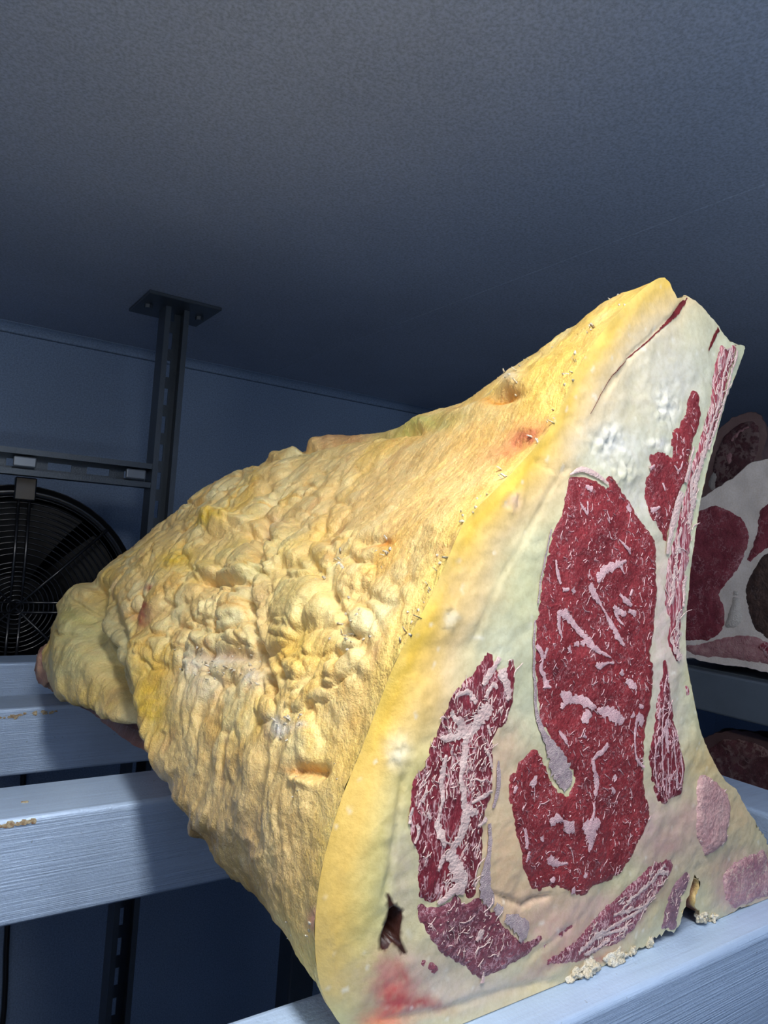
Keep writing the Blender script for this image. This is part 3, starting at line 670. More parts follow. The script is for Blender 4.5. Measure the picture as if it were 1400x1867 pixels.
# silver skin bands and blood line on the fat bed
strokes_each('silver_skin', [([(974,1130),(970,1170),(971,1210),(974,1250),(977,1290),(982,1318)], W(3,4,4,6,6,8)), ([(980,1310),(988,1336),(1000,1360),(1012,1385),(1026,1412),(1034,1436)], W(8,10,18,30,34,16)),
  ([(905,1385),(906,1420),(903,1450),(897,1472)], W(3,8,6,5)), ([(890,1500),(892,1530),(888,1560),(882,1600),(884,1625),(898,1645)], W(5,7,8,18,20,18)), ([(900,1650),(912,1662)], W(10,14)), ([(918,1672),(940,1682),(954,1695),(945,1715)], W(10,20,22,8)),
  ([(1004,965),(992,1016),(984,1060),(978,1100)], W(3,3,3,3))], M_SILV, mesh_face, .0009, .12, 8)
strokes_each('blood_line', [([(1252,543),(1244,556),(1230,574),(1214,590),(1200,604)], W(3,9,8,4,2)), ([(1200,604),(1160,642),(1130,668),(1102,706),(1075,755)], W(1.5,1.5,1.5,1,1)), ([(1310,600),(1298,622),(1290,640)], W(8,7,3))], M_BLOOD, mesh_face, .0006, .2, 9)
strokes_each('fat_seam', [([(1240,897),(1231,930),(1224,955),(1217,985),(1214,1010)], W(13,17,15,10,8)), ([(1262,815),(1252,852),(1246,880)], W(5,7,9)), ([(1036,866),(1060,856),(1085,866),(1106,882)], W(3,8,8,3))], M_VEIN, mesh_face, .0014, .06, 10)

# --- fine marbling flecks inside each muscle
def flecks(outline, parent, n, ang, spread, ln, wd_, seed, mat=M_MARB):
    rs_ = np.random.RandomState(seed); lo, hi = outline.min(0), outline.max(0)
    P = rs_.uniform(lo, hi, (n*4, 2)); P = P[inside(outline, P)]
    P = P[dist_poly(outline, P) > .002][:n]
    items = []
    for p in P:
        cl = perlin(p[0]*55, p[1]*55, seed*.37)
        if cl < -.22: continue
        a = ang(p)+rs_.normal()*spread; l_ = rs_.gamma(2.2, ln/2.2); w_ = wd_*rs_.uniform(.5, 1.5)
        pts = [p]; m_ = 3 if l_ < .004 else 4
        for q in range(m_-1):
            a += rs_.normal()*.45; pts.append(pts[-1]+np.array([math.cos(a), math.sin(a)])*l_/(m_-1))
        ws = [w_*.35]+[w_]*(m_-2)+[w_*.2]
        items.append((pts, ws))
    strokes('marbling', items, mat, parent, .0012, .3, True, seed, True)
def eye_ang(p):
    _, y = proj(np.array([p[0], YF, p[1]])); return -1.0 if y < 1400 else (-.9 if y < 1500 else 2.2)
flecks(eye_o, eye, 1200, eye_ang, .6, .0019, .00030, 21)
flecks(cap_o, cap, 560, lambda p: 1.45, .5, .0030, .0005, 22, M_VEIN)
flecks(lcp_o, lcp, 90, lambda p: .5, .9, .0026, .0004, 29, M_VEIN)
flecks(upr_o, upr, 130, lambda p: 1.9, .5, .0020, .00034, 23)
flecks(st1_o, st1, 330, lambda p: 1.3, .22, .0050, .0006, 24, M_VEIN)
flecks(st2_o, st2, 150, lambda p: 1.6, .4, .0032, .0004, 25)
flecks(low_o, low, 200, lambda p: .75, .3, .0035, .0006, 26, M_VEIN)
flecks(disc_o, disc, 200, lambda p: .8, 1.2, .0025, .0006, 27, M_VEIN)
flecks(ribd_o, ribd, 80, lambda p: 1.1, 1., .002, .0005, 28, M_VEIN)

# --- body: loft of the outline backwards under the yellow fat
Yk = [YF, .30, .40, .50, .60, .70, .80, .88, .94, .975]
Tx = [.3190, .338, .345, .333, .318, .305, .290, .262, .235, .22]
Tz = [1.6005, 1.597, 1.568, 1.553, 1.556, 1.534, 1.494, 1.44, 1.385, 1.34]
Lx = [0, .004, .010, .014, .014, .014, .014, .026, .036, .05]       # shift of the left foot
Rx = [0, -.01, -.03, -.05, -.06, -.06, -.07, -.08, -.10, -.15]      # shift of the right foot
n_left = 360; n_rest = 150
li = np.concatenate([np.linspace(0, i_apex, n_left, endpoint=False), np.linspace(i_apex, len(out_r), n_rest, endpoint=False)])
def at_idx(P, q):
    P2 = np.vstack([P, P[:1]]); return np.stack([np.interp(q, np.arange(len(P2)), P2[:, k_]) for k_ in (0, 1)], 1)
ring0 = at_idx(out_r, li)
sm = out.copy()
for _ in range(60): sm = .5*sm+.25*(np.roll(sm, 1, 0)+np.roll(sm, -1, 0))
# smooth hull-like version for the deeper sections
sm2 = sm.copy()
for _ in range(500): sm2 = .5*sm2+.25*(np.roll(sm2, 1, 0)+np.roll(sm2, -1, 0))
ringS = at_idx(sm, li); ringD = at_idx(sm2, li)
NR = 460
tt = np.linspace(0, 1, NR); Ys = YF+(.945-YF)*(tt*.62+.38*tt**2)
kx = lambda A: np.interp(Ys, Yk, A)
def smooth1(a, n=14):
    b = a.copy()
    for _ in range(n*4): b[1:-1] = .5*b[1:-1]+.25*(b[:-2]+b[2:])
    return b
tX, tZ, lX, rX = [smooth1(kx(A)) for A in (Tx, Tz, Lx, Rx)]
apx = ring0[n_left]; h0 = apx[1]-ZT
G = np.zeros((NR, len(li), 3))
_, py0 = proj(np.stack([ring0[:, 0], np.full(len(ring0), YF), ring0[:, 1]], 1)); yb = rim_round(ring0, py0)
for j in range(NR):
    y = Ys[j]; k1 = sst(YF, YF+.02, y); k2 = sst(YF+.02, YF+.22, y)
    R0 = ring0*(1-k1)+ringS*k1; R0 = R0*(1-k2*.85)+ringD*k2*.85
    hz = np.clip((R0[:, 1]-ZT)/h0, 0, 1.1)
    s = np.clip((R0[:, 0]-.15)/.27, 0, 1)
    x = R0[:, 0]+(tX[j]-tX[0])*hz+(1-hz)*(lX[j]*(1-s)+rX[j]*s)
    z = ZT+.0006*k1+(R0[:, 1]-ZT)*(tZ[j]-ZT)/(tZ[0]-ZT)
    yo = yb*(1-sst(0, .06, y-YF)); kb = (YF+yo)/YF
    G[j, :, 0] = x*kb; G[j, :, 1] = y+yo; G[j, :, 2] = np.maximum(CAM[2]+(z-CAM[2])*kb, ZT+.0004)
# rounded closing of the far end
ne = 26
for j in range(ne):
    q = (j+1)/ne; jj = NR-ne+j; cen = G[jj].mean(0); cen[2] = ZT+.05
    f_ = math.sqrt(max(0, 1-q**2.2)); G[jj, :, 0] = cen[0]+(G[jj, :, 0]-cen[0])*max(f_, .02); G[jj, :, 2] = np.maximum(cen[2]+(G[jj, :, 2]-cen[2])*max(f_, .02), ZT)
gt = np.gradient(G, axis=0); gs = np.roll(G, -1, 1)-np.roll(G, 1, 1)
N = np.cross(gs, gt); N /= np.linalg.norm(N, axis=2)[..., None]+1e-12
cen = G.mean(1)[:, None, :]
if np.mean(np.sum(N*(G-cen), 2)) < 0: N = -N
GP = G.reshape(-1, 3); px, py = proj(GP); px = px.reshape(G.shape[:2]); py = py.reshape(G.shape[:2])
seg = np.linalg.norm(np.roll(G, -1, 1)-G, axis=2); arc_s = np.cumsum(seg, 1)-seg
x, y, z = G[..., 0], G[..., 1], G[..., 2]
A_ = arc_s; leftm = sst(n_left+30, n_left-20, np.arange(len(li)))[None, :]*np.ones((NR, 1))
front = sst(0, .024, (Ys-YF))[:, None]*np.ones(y.shape)
wx = .016*fbm(x*20, y*20, z*20+3, 3); wy = .016*fbm(x*20+9, y*20, z*20, 3)
def el(a, b, rx, ry, ang=0, p=2):
    ca, sa = math.cos(math.radians(ang)), math.sin(math.radians(ang))
    u = ((px-a)*ca+(py-b)*sa)/rx; v = (-(px-a)*sa+(py-b)*ca)/ry
    return np.exp(-(u*u+v*v)**(p/2))
PXY = np.stack([px.ravel(), py.ravel()], 1)
def ln(pl, w, amp, p=2):
    q = np.array(pl, float); m_ = (px > q[:, 0].min()-4*w) & (px < q[:, 0].max()+4*w) & (py > q[:, 1].min()-4*w) & (py < q[:, 1].max()+4*w)
    r = np.zeros(px.shape)
    if m_.any():
        d = dist_poly(q, np.stack([px[m_], py[m_]], 1), False); r[m_] = amp*np.exp(-(d/w)**p)
    return r
# regional weights
lump = np.clip(el(500,1090,230,230,-20,3)+.8*el(420,930,180,60,-35)+.7*el(300,1120,140,120), 0, 1)
wrk = np.clip(el(400,1430,260,170,35,3)+.8*el(520,1580,120,160,20)+.8*el(240,1300,90,160,-15), 0, 1)*sst(1210, 1330, py)
calm = np.clip(el(860,860,220,130,-40,3), 0, 1)
f1, f2, cid = worley2((A_+wx)/.044, (y+wy)/.050, 3)
big = (1-np.clip(f1, 0, 1)**2)*sst(0, .28, f2-f1)**.6
g1, g2, _ = worley2((A_+wx*.6)/.019, (y+wy*.8)/.023, 11)
med = (1-np.clip(g1, 0, 1)**2)*sst(0, .3, g2-g1)**.6
e1, e2, _ = worley2((A_+wx*.4)/.006, (y+wy*.4)/.0075, 29)
sml = (1-np.clip(e1, 0, 1)**2)*sst(0, .3, e2-e1)**.6
patch = sst(-.25, .35, perlin(x*17, y*17, z*17+4))
D = .0050*lump*(big-.5)+.0028*lump*(med-.5)*patch+.0012*lump*(sml-.5)*(1-patch)*sst(0, .5, perlin(x*24+3, y*24, z*24))
D += (.0035*fbm(x*14, y*14, z*14, 2)+.0014*fbm(x*45, y*45, z*45, 3))*(1-.6*calm)
r1 = 1-np.abs(perlin(A_*13+wy*40, (y+wx*1.6+.10*A_)*36, 2.))*2; r2 = 1-np.abs(perlin(A_*34, (y+wx*1.5+.2*A_)*80, 7.))*2
D += wrk*(.0036*(r1-.5)*sst(-.5, .3, perlin(x*13, y*13+2, z*13))+.0016*(r2-.5)*sst(-.3, .4, perlin(x*20+8, y*20, z*20)))
fib = 1-np.abs(perlin(A_*55, (y+wy)*95+A_*70, 5.))*2
D += .0007*(fib-.4)*(.4+.6*calm)+.00045*fbm(x*210, y*210, z*210, 2)
# traced folds, pits and lobes
D += ln([(488,955),(478,1010),(455,1090),(470,1170),(500,1260)], 9, -.008)+ln([(560,1010),(600,1070),(640,1150)], 9, -.004)
D += ln([(178,1075),(172,1140),(185,1200),(215,1260),(238,1340),(285,1430),(340,1490)], 15, -.017)+ln([(205,1095),(225,1160),(240,1235),(250,1320),(300,1430)], 10, -.007)
D += el(140,1180,38,110,5)*.012+el(150,1270,30,60,-25)*.006+ln([(135,1130),(128,1200),(150,1290)], 10, .003)
D += ln([(262,1180),(256,1260),(275,1340),(310,1420),(360,1500)], 22, .007)+ln([(385,945),(415,952)], 18, .009)+el(445,962,24,14)*.006+ln([(370,985),(430,965),(490,985)], 8, -.006)
D += ln([(375,1040),(420,1048),(470,1040)], 12, .006)+ln([(380,1062),(450,1066)], 7, -.005)
D += ln([(545,1404),(582,1408)], 13, -.0055)+ln([(530,1420),(560,1428)], 6, .002)+el(918,722,32,10,-8)*-.0055+el(935,695,14,20)*.003
D += ln([(455,825),(500,795),(545,775),(620,772),(700,770)], 12, .009)+ln([(470,845),(540,815),(610,800),(680,792),(760,782)], 7, -.009)+ln([(760,775),(860,745),(950,690)], 10, .003)
D += ln([(940,815),(985,792)], 8, -.003)+ln([(660,990),(700,985)], 7, -.0025)+ln([(360,1195),(430,1190),(470,1205)], 13, -.005)+el(480,1130,22,60,0)*.003+el(550,1090,60,80,-20)*.005+ln([(500,1190),(520,1230)], 10, -.004)
D += ln([(150,1105),(165,1118),(158,1135)], 4, -.004)+ln([(190,1160),(205,1180),(200,1200),(215,1215)], 4, -.006)+ln([(118,1150),(135,1165),(160,1160)], 4, -.003)+ln([(185,1210),(200,1245),(218,1290),(225,1330)], 5, -.006)
D += ln([(108,1250),(140,1285),(180,1310)], 6, -.003)+el(195,1215,16,40,-15)*-.006+ln([(120,1110),(150,1085),(165,1080)], 10, .006)
D += el(545,778,34,14,-5)*.008+el(490,805,22,16,-30)*.007+ln([(505,812),(530,800),(560,806)], 6, -.012)+el(620,776,40,10,-3)*.005+ln([(455,850),(480,830)], 8, -.006)
D += el(620,1400,26,60,10)*.003
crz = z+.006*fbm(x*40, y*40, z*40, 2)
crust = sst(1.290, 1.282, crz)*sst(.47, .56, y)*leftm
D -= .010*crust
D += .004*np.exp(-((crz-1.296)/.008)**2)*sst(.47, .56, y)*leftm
LQX = px+7*fbm(x*60, y*60, z*60, 2); LQY = py+7*fbm(x*60+4, y*60, z*60, 2)
def lobe(a, b, rx, ry, ang, amp):
    ca_, sa_ = math.cos(math.radians(ang)), math.sin(math.radians(ang)); qx, qy = LQX, LQY
    u = ((qx-a)*ca_+(qy-b)*sa_)/rx; v = (-(qx-a)*sa_+(qy-b)*ca_)/ry; rr = u*u+v*v
    return amp*np.where(rr < 1, np.sqrt(np.clip(1-rr, 0, 1)), 0)-amp*.45*np.exp(-((np.sqrt(rr)-1.08)/.13)**2)
for L_ in [(440,1022,44,24,-8),(432,1060,50,18,-5),(492,1015,17,24,0),(515,968,30,17,-25),(562,1022,48,30,-25),(548,1092,62,52,-30),(478,1078,20,28,10),(464,1152,26,24,0),(500,1212,18,24,20),(538,1222,24,18,0),(592,1172,34,26,-20),
           (415,1108,46,22,-10),(372,1108,26,28,20),(336,1072,38,28,-40),(342,1158,34,24,-20),(292,1190,24,30,10),(628,1215,46,22,-40),(575,1268,50,18,-30),(482,1290,26,26,10),(645,1055,44,20,-40),(470,922,40,14,-30),(545,898,48,15,-28),(396,956,30,12,-20),(602,945,38,12,-25),(430,1160,22,14,0),(520,1150,26,16,20),(660,1130,22,30,-10)]:
    D += lobe(*L_, .0033 if L_[2]*L_[3] > 900 else .0024)
D *= leftm*front+(1-leftm)*.35*front
D += leftm*(1-front)*.0006*fbm(x*160, y*160, z*160, 2)*sst(0, .004, y-YF)
G2 = G+N*D[..., None]
G2[..., 2] = np.maximum(G2[..., 2], ZT+.0003)
# colours of the fat surface
pf, qf = px.ravel(), py.ravel(); xf, yf_, zf = x.ravel(), y.ravel(), z.ravel()
c = np.tile(srgb(248, 214, 144), (len(pf), 1))
nA = fbm(xf*16, yf_*16, zf*16, 3)[:, None]; nB = fbm(xf*40+7, yf_*40, zf*40, 3)[:, None]
c = c*(1-sst(.0, .7, nA)*.6)+srgb(248, 206, 96)*sst(.0, .7, nA)*.6
c = c*(1-sst(.05, .8, nB)*.55)+srgb(238, 226, 172)*sst(.05, .8, nB)*.55
kk = (leftm*sst(.03, 0, y-YF)).ravel()[:, None]*np.clip(1-sst(1200, 1420, qf), 0, 1)[:, None]
c = c*(1-kk*.5)+srgb(250, 212, 92)*kk*.5
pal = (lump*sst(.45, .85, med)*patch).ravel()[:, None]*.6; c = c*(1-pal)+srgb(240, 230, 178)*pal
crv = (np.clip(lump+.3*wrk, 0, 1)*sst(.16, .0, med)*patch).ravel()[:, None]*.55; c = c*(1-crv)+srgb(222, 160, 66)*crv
wv = (wrk*sst(.2, .9, r1)).ravel()[:, None]*.4; c = c*(1-wv)+srgb(232, 208, 150)*wv
nC = sst(.30, .75, fbm(xf*26+3, yf_*26+1, zf*26, 4))[:, None]*.6; c = c*(1-nC)+srgb(238, 186, 96)*nC
nD = sst(.45, .8, fbm(xf*34+13, yf_*34+5, zf*34, 4))[:, None]*.55; c = c*(1-nD)+srgb(204, 158, 112)*nD
OR, YL, GR, BE, PK, RD, WH, LM = (240,188,104), (240,200,52), (214,206,150), (208,176,116), (206,150,122), (160,44,50), (246,238,224), (206,204,116)
c = spots_mix(pf, qf, c, [
 (800,850,200,80,-35,(250,208,134),.6),(690,900,160,60,-30,(246,204,136),.4),(900,800,70,40,-30,(246,192,104),.5),(1000,680,90,60,-45,(250,210,104),.7),(960,800,40,10,-35,RD,.8),(930,812,60,22,-35,(226,140,100),.6),
 (915,724,34,9,-8,(224,140,20),.9),(935,690,16,16,0,WH,.5),(760,778,70,12,-12,LM,.8),(560,815,40,20,0,GR,.6),(620,785,40,10,0,(214,150,110),.5),
 (320,1020,40,24,-20,YL,.7),(390,952,36,14,0,YL,.8),(275,1290,36,60,-10,YL,.75),(280,1210,40,60,0,(226,184,60),.5),(560,1180,50,40,0,(232,190,70),.4),(860,1000,30,40,0,(244,200,90),.4),
 (270,1072,9,7,0,RD,.85),(258,1118,24,16,0,PK,.7),(255,1128,8,16,0,RD,.8),(268,1112,10,6,0,RD,.7),(400,1195,50,14,0,(186,146,120),.7),(408,1208,40,14,0,WH,.6),(350,1215,20,16,0,WH,.5),(460,1235,16,16,0,WH,.7),
 (515,1328,18,14,0,WH,.85),(555,1322,18,7,-10,WH,.6),(370,1250,40,30,0,(236,226,206),.4),(548,1402,38,10,5,(200,124,40),.85),(690,990,24,6,-20,(232,150,60),.8),(488,968,8,10,0,(110,44,52),.8),(500,960,18,20,0,(216,176,150),.5),
 (480,1090,10,60,0,(206,160,120),.4),(515,990,30,26,0,GR,.5),(420,1020,40,30,0,GR,.6),(550,1090,60,70,-20,(228,212,140),.5),(470,1050,20,20,0,LM,.3),
 (150,1180,46,110,0,(222,212,150),.8),(150,1130,22,20,0,LM,.5),(170,1270,26,30,0,(236,196,100),.6),(210,1190,26,90,-10,(190,184,140),.85),(235,1300,20,110,-15,(170,158,126),.8),(300,1440,40,60,-35,(196,166,118),.6),
 (430,1480,130,110,35,(200,172,122),.75),(520,1620,90,110,20,(186,158,110),.8),(600,1560,50,120,5,(232,194,96),.6),(640,1420,50,90,10,(238,196,106),.6),(575,1680,14,24,20,(222,150,140),.8),(590,1760,50,60,0,(214,196,120),.7),
 (240,1400,60,26,40,(120,84,84),.9),(110,1270,20,40,-20,(110,76,64),.85),(185,1350,40,20,40,(122,80,70),.85),(310,1500,50,18,38,(150,118,92),.8),(370,1520,40,14,35,(168,138,100),.7),
 (640,1650,24,140,0,(226,206,120),.5),(450,830,20,20,0,(236,196,100),.5),(540,785,24,12,0,(238,190,80),.6),(610,795,50,10,-5,(220,160,110),.5)])
c = np.clip(c*(1+.10*nB*np.array([.8, 1, 1.5])), 0, 1)
# rib side and underside: dry brown crust
rest = (1-leftm).ravel()[:, None]*sst(.0, .005, yf_-YF)[:, None]
c = c*(1-rest)+srgb(150, 98, 82)*rest*(1+.25*nB)
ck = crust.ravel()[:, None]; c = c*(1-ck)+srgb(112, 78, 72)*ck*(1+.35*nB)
c = np.clip(c, 0, 1)
nS = len(li); Fq = []
I0 = np.arange(NR-1)[:, None]*nS+np.arange(nS)[None, :]; I1 = np.arange(NR-1)[:, None]*nS+((np.arange(nS)+1) % nS)[None, :]
Q = np.stack([I0, I1, I1+nS, I0+nS], 2).reshape(-1, 4)
me = bpy.data.meshes.new('fat_cap'); VV = G2.reshape(-1, 3).astype(np.float32)
capc = len(VV); VV = np.vstack([VV, G2[-1].mean(0)[None]]).astype(np.float32)
jc = int(np.searchsorted(Ys, YF+.042)); b_r0 = len(VV); Qc = []
for kq in range(8):                      # inner lining of the pocket behind the cut face
    jj = jc*kq//7; rin = G2[jj]-N[jj]*.0062*min(1, kq/2.)
    VV = np.vstack([VV, rin]).astype(np.float32)
    if kq: a0 = b_r0+(kq-1)*nS; Qc += [[a0+i, a0+nS+i, a0+nS+(i+1) % nS, a0+(i+1) % nS] for i in range(nS)]
b_in = b_r0+7*nS; Q = np.vstack([Q, np.array(Qc)])
ngon = np.arange(b_in, b_in+nS)
T_ = np.array([[(NR-1)*nS+i, (NR-1)*nS+(i+1) % nS, capc] for i in range(nS)])
me.vertices.add(len(VV)); me.vertices.foreach_set('co', VV.ravel())
loops_ = np.concatenate([Q.ravel(), T_.ravel(), ngon]).astype(np.int32)
starts = np.concatenate([np.arange(len(Q))*4, len(Q)*4+np.arange(len(T_))*3, [len(Q)*4+len(T_)*3]]).astype(np.int32)
tot = np.concatenate([np.full(len(Q), 4), np.full(len(T_), 3), [nS]]).astype(np.int32)
me.loops.add(len(loops_)); me.loops.foreach_set('vertex_index', loops_)
me.polygons.add(len(starts)); me.polygons.foreach_set('loop_start', starts); me.polygons.foreach_set('loop_total', tot)
me.polygons.foreach_set('use_smooth', np.ones(len(starts), bool))
me.update(calc_edges=True); me.validate()
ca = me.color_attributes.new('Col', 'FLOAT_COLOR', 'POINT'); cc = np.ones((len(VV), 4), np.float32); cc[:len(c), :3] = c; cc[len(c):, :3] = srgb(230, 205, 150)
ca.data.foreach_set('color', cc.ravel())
bmt = bmesh.new(); bmt.from_mesh(me); bmesh.ops.recalc_face_normals(bmt, faces=bmt.faces); bmt.to_mesh(me); bmt.free()
me.materials.append(M_FAT)
fat = bpy.data.objects.new('fat_cap', me); COL.objects.link(fat); put(fat, beef); fat['label'] = 'lumpy yellow fat cap with folds'

# --- loose crumbs of fat and bone
def nugget(name, c, r, mat, parent, seed, sub=2, sq=(1, 1, 1), amp=.45):
    bm = bmesh.new(); bmesh.ops.create_icosphere(bm, subdivisions=sub, radius=1)
    P = np.array([v.co[:] for v in bm.verts]); n_ = 1+amp*fbm(P[:, 0]*1.6+seed, P[:, 1]*1.6, P[:, 2]*1.6, 2)
    P = P*n_[:, None]*r*np.array(sq)+np.array(c)
    P[:, 2] = np.maximum(P[:, 2], ZT+.0003)
    for v, p in zip(bm.verts, P): v.co = p
    o = from_bm(name, bm, mat, None, True); put(o, parent); return o
rnd = random.Random(5)
for i, (a, b, r, sq) in enumerate([(1070,1784,.0058,(1.2,.8,.9)),(1048,1802,.0042,(1.3,.8,.7)),(1122,1756,.0050,(1.7,.7,.8)),(1152,1742,.0032,(.8,.8,1.3)),(1186,1722,.0028,(.8,.8,1.4)),(1284,1672,.0034,(1,.8,1)),(1302,1676,.003,(1,.8,1.2))]):
    p = ony(a, b, YF-.0005); nugget('bone_fragment', (p[0], YF+.0008, max(p[2], ZT+.002)), r, M_CRUMB, beef, i*3.1, 4, sq, .7)
V = []; F_ = []
def bits(spots, n, sp, rr, seed):       # little torn shreds of fat on the body and rim
    rs_ = np.random.RandomState(seed)
    flat = G2[:, :n_left].reshape(-1, 3); pp = np.stack([px[:, :n_left].ravel(), py[:, :n_left].ravel()], 1); nn = N[:, :n_left].reshape(-1, 3)
    for a, b in spots:
        m_ = np.where((abs(pp[:, 0]-a) < sp*2) & (abs(pp[:, 1]-b) < sp*2))[0]
        if not len(m_): continue
        for k_ in range(n):
            i = m_[rs_.randint(len(m_))]; p = flat[i]; nr = nn[i]
            d = rs_.normal(size=3); d = d/np.linalg.norm(d)*.8+nr*.5; l_ = rr*rs_.uniform(.6, 2); w_ = rr*rs_.uniform(.25, .6)
            u = np.cross(d, nr); u /= np.linalg.norm(u)+1e-9; b_ = len(V)
            V.extend([p-u*w_-nr*.001, p+u*w_-nr*.001, p+u*w_*.6+d*l_, p-u*w_*.6+d*l_, p+nr*w_*1.1-u*0, p+d*l_*.8+nr*w_*.9])
            F_.extend([(b_, b_+1, b_+4), (b_+1, b_+2, b_+5, b_+4), (b_+2, b_+3, b_+5), (b_+3, b_, b_+4, b_+5), (b_, b_+3, b_+2, b_+1)])
rim_pts = [(1135,566),(1090,618),(1060,660),(1040,700),(1015,760),(985,808),(930,870),(880,915),(850,950),(815,1030),(790,1085),(760,1135),(740,1170)]
bits(rim_pts, 4, 10, .0016, 4)
bits([(620,1150),(645,1110),(650,1160),(600,1040),(630,1030),(940,695),(930,685),(710,1000),(690,1010),(660,1180)], 4, 12, .0019, 5)
bits([(350,1205),(375,1212),(410,1208),(440,1200),(460,1235),(515,1328),(540,1326),(400,1230)], 7, 12, .0017, 6)
bits([(545,1430),(600,1400),(540,1700),(570,1690),(1010,640),(960,650),(500,795),(430,1300)], 3, 12, .0011, 7)
o = put(mesh('fat_shred', V, F_, M_CRUMB, None, True), beef); o['kind'] = 'stuff'; o['label'] = 'little white torn shreds of fat'
p = ony(86, 1205, .90); nugget('trimmed_lobe', (p[0]+.004, .90, p[2]-.004), .021, plain('dry_lobe', srgb(196, 160, 132), .55, c2=srgb(150, 104, 96), sc=90, bumpd=.001), beef, 2.2, 4, (.75, 1.2, 1.35), .25)

# ================================================================ right-hand rack and its meat
XR = 1.0
rrack = empty('side_rack', (XR+.25, .6, 0), 'grey steel shelf rack standing along the right-hand side, two cut joints on it', 'rack')
zt = 1.297
def shelf(zt_, h, x0=XR):
    bm = bmesh.new(); box(bm, (x0, -.35, zt_-h), (x0+.03, 1.15, zt_), .003, 2); put(from_bm('front_beam', bm, M_SHELF), rrack)
    bm = bmesh.new(); box(bm, (x0+.47, -.35, zt_-h), (x0+.5, 1.15, zt_), .003, 2); put(from_bm('rear_beam', bm, M_SHELF), rrack)
    bm = bmesh.new(); box(bm, (x0+.03, -.35, zt_-.012), (x0+.47, 1.15, zt_), .001, 1); put(from_bm('shelf_plate', bm, M_SHELF), rrack)
shelf(zt, .058); shelf(.93, .058); shelf(.5, .058)
for yy in (-.39, 1.15):
    for xx in (XR, XR+.46):
        bm = bmesh.new(); box(bm, (xx, yy, 0), (xx+.04, yy+.04, 1.75), .003, 2); put(from_bm('upright', bm, M_SHELF), rrack)
def joint(label, X, pix, depth, muscles, fatc, mat_mus, zb, seed, dark=1., taper=.7):
    """a cut joint whose face stands in the plane x = X, pixels traced onto that plane"""
    pl = lambda q: np.array([onx(a, b, X)[[1, 2]] for a, b in q])
    o2 = resample(pl(pix), .004); o2 = roughen(o2, 1, 90, np.full(len(o2), .0022)); o2[:, 1] = np.maximum(o2[:, 1], zb+.0006)
    cen_ = o2.mean(0); root = empty('beef_joint', (X+depth*.5, cen_[0], zb), label, 'meat')
    nr = 40; n_ = len(o2); GG = np.zeros((nr, n_, 3))
    so = o2.copy()
    for _ in range(40): so = .5*so+.25*(np.roll(so, 1, 0)+np.roll(so, -1, 0))
    for j in range(nr):
        q = j/(nr-1); k1 = min(1, q*5); Pq = o2*(1-k1)+so*k1
        sc = (1-(1-taper)*q)*(math.sqrt(max(0, 1-max(0, (q-.8)/.2)**2))+.02 if q > .8 else 1)
        GG[j, :, 0] = X+depth*q; GG[j, :, 1] = cen_[0]+(Pq[:, 0]-cen_[0])*sc; GG[j, :, 2] = zb+.0006+(Pq[:, 1]-zb)*min(1, sc+.02)
    dd = .008*fbm(GG[..., 0]*14, GG[..., 1]*14+seed, GG[..., 2]*14, 3)*sst(0, .03, GG[..., 0]-X)
    GG[..., 1] += dd*np.sign(GG[..., 1]-cen_[0]); GG[..., 2] = np.maximum(GG[..., 2]+dd, zb+.0004)
    VV_ = GG.reshape(-1, 3); FF = [(j*n_+i, j*n_+(i+1) % n_, (j+1)*n_+(i+1) % n_, (j+1)*n_+i) for j in range(nr-1) for i in range(n_)]+[tuple((nr-1)*n_+i for i in range(n_))]
    nb = fbm(VV_[:, 0]*30, VV_[:, 1]*30, VV_[:, 2]*30+seed, 3)[:, None]
    cb = srgb(*fatc)*(1+.2*nb)*dark
    put(mesh('body', VV_, FF, M_FACE, None, True, np.clip(cb, 0, 1)), root)
    hf = lambda P: .0022*fbm(P[:, 0]*30, P[:, 1]*30, seed+1., 3)*np.clip(dist_poly(o2, P)/.008, 0, 1)
    v_, f_ = fill2d(o2, .007, seed)
    nb = fbm(v_[:, 0]*35, v_[:, 1]*35, 2.+seed, 3)[:, None]
    cf = srgb(*fatc)*(1+.10*nb)*dark
    fo = put(mesh('cut_face', np.stack([X-hf(v_), v_[:, 0], v_[:, 1]], 1), f_, M_FACE, None, True, np.clip(cf, 0, 1)), root)
    for nm, pm, mt, off in muscles:
        mo = resample(pl(pm), .003); mo = roughen(mo, 1, 160, np.full(len(mo), .0013)); mv, mf = fill2d(mo, .006, 2)
        d = dist_poly(mo, mv)
        put(mesh(nm, np.stack([X-hf(mv)-off*np.clip(d/.004, 0, 1)+np.where(d < 1e-5, .0006, 0), mv[:, 0], mv[:, 1]], 1), mf, mt, None, True), root)
    return root
M_RM = muscle_mat('side_muscle', tuple(srgb(112, 40, 52)), tuple(srgb(166, 76, 88)), rough=.42, marb=.5, msc=42, mask=.54, fat=(176, 120, 126))
M_PF = plain('pink_fat', srgb(206, 160, 158), .5, c2=srgb(170, 110, 116), sc=120, bumpd=.002)
M_BR = plain('dried_cavity', srgb(98, 74, 66), .6, c2=srgb(52, 36, 34), sc=90, bumpd=.002)
M_WF = plain('white_fat', srgb(226, 216, 206), .5, sc=120, bumpd=.002)
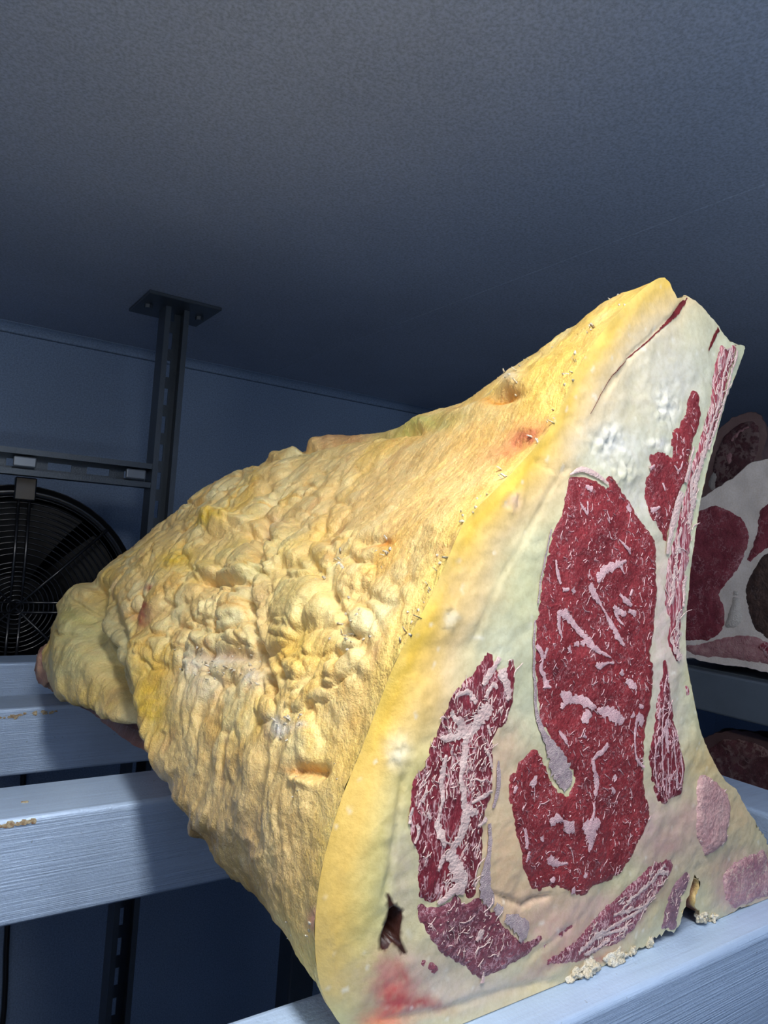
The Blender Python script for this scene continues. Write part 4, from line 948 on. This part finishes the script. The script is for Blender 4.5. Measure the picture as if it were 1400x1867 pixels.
joint('cut beef joint with smooth white fat top and red muscle on the grey steel shelf', XR+.012,
 [(1236,950),(1250,925),(1280,908),(1308,889),(1349,861),(1369,843),(1400,838),(1440,842),(1490,870),(1530,930),(1545,1010),(1540,1110),(1520,1190),(1480,1238),(1400,1226),(1341,1214),(1300,1210),(1260,1200),(1225,1190),(1218,1080)], .30,
 [('eye_muscle', [(1240,960),(1262,938),(1280,929),(1304,921),(1333,933),(1357,949),(1366,973),(1361,1001),(1350,1030),(1335,1052),(1312,1081),(1322,1110),(1320,1140),(1300,1165),(1270,1168),(1240,1160),(1228,1080)], M_RM, .003),
  ('side_muscle', [(1384,934),(1400,918),(1430,910),(1470,930),(1480,970),(1440,990),(1400,1000),(1372,1022),(1352,1044),(1364,1010),(1374,985),(1380,960)], M_RM, .003),
  ('fat_strip', [(1339,1061),(1348,1085),(1353,1130),(1340,1144),(1322,1142),(1330,1110),(1336,1085)], M_WF, .004),
  ('cavity', [(1372,1040),(1395,1010),(1440,1000),(1480,1030),(1490,1090),(1470,1150),(1420,1172),(1380,1150),(1362,1110),(1360,1070)], M_BR, .002),
  ('base_muscle', [(1245,1180),(1280,1172),(1330,1160),(1370,1158),(1400,1172),(1440,1190),(1430,1215),(1380,1208),(1320,1200),(1270,1195)], M_PF, .003),
  ('red_strip', [(1378,1168),(1400,1172),(1430,1190),(1410,1206),(1390,1196)], M_RIBM, .005)],
 (242,230,222), M_RM, zt, 3)
joint('dark crusted beef joint behind the white-topped joint on the grey shelf', XR+.33,
 [(1272,960),(1280,890),(1290,830),(1303,796),(1330,766),(1370,752),(1392,765),(1397,800),(1388,830),(1392,860),(1420,900),(1440,1000),(1440,1190),(1270,1180)], .14,
 [('crust_muscle', [(1300,880),(1304,830),(1325,790),(1360,768),(1382,776),(1384,810),(1370,850),(1340,880),(1318,900)], M_DARKM, .004),
  ('fat_strip', [(1322,830),(1336,822),(1340,840),(1330,850)], M_PF, .006), ('fat_strip', [(1330,800),(1350,782),(1376,772),(1380,778),(1354,792),(1336,812)], M_PF, .006), ('fat_strip', [(1290,880),(1304,858),(1312,870),(1300,895)], M_WF, .006)],
 (150,120,116), M_DARKM, zt, 5, 1.)
joint('dark red beef joint on the lower shelf under the grey front beam', XR+.06,
 [(1262,1400),(1275,1355),(1310,1335),(1350,1332),(1400,1345),(1450,1380),(1480,1470),(1480,1600),(1262,1540)], .30,
 [('eye_muscle', [(1275,1400),(1310,1352),(1360,1350),(1410,1375),(1430,1440),(1400,1500),(1310,1480)], M_DARKM, .003)],
 (110,84,84), M_DARKM, .93, 8, .8)

# labelled LED fitting that carries the ceiling lamp
lamp = empty('unseen_led_batten', (.06, .12, ZC), 'slim white LED batten fixed under the ceiling', 'lamp')
bm = bmesh.new(); box(bm, (.015, -.16, ZC-.030), (.105, .40, ZC-.0003), .004, 2); put(from_bm('housing', bm, plain('white_enamel', (.8, .8, .8), .4)), lamp)
t_ = NT('lit_diffuser'); t_.base((.9, .9, .9)); t_.b.inputs['Emission Color'].default_value = (1, .985, .96, 1); t_.b.inputs['Emission Strength'].default_value = 5
bm = bmesh.new(); box(bm, (.022, -.153, ZC-.0335), (.098, .393, ZC-.0298), .001, 1); put(from_bm('diffuser', bm, t_.m), lamp)
# added fittings for the fill lights: box at left, uplighter stand behind the viewpoint
fill_housing = empty('unseen_led_batten', (-.80, .0, ZC), 'added white fill light housing under the ceiling by the left wall side', 'lamp')
bm = bmesh.new(); box(bm, (-1.02, -.16, ZC-.05), (-.86, .16, ZC-.0003), .004, 2); put(from_bm('housing', bm, bpy.data.materials['white_enamel']), fill_housing)
flo = empty('added_uplighter', (.15, -.95, 0), 'added black fill uplighter standing behind the viewpoint', 'lamp')
bm = bmesh.new(); bmesh.ops.create_cone(bm, cap_ends=True, segments=32, radius1=.15, radius2=.14, depth=.02); bmesh.ops.translate(bm, verts=bm.verts, vec=(.15, -.95, .01)); put(from_bm('base', bm, M_BLADE), flo)
bm = bmesh.new(); tube(bm, [(.15, -.95, .015), (.15, -.95, .6), (.15, -.95, 1.15)], .012, 12); put(from_bm('pole', bm, M_BLADE, None, True), flo)
bm = bmesh.new(); box(bm, (-.26, -1.16, 1.15), (.56, -.74, 1.185), .006, 2); put(from_bm('fill_head', bm, M_BLADE), flo)
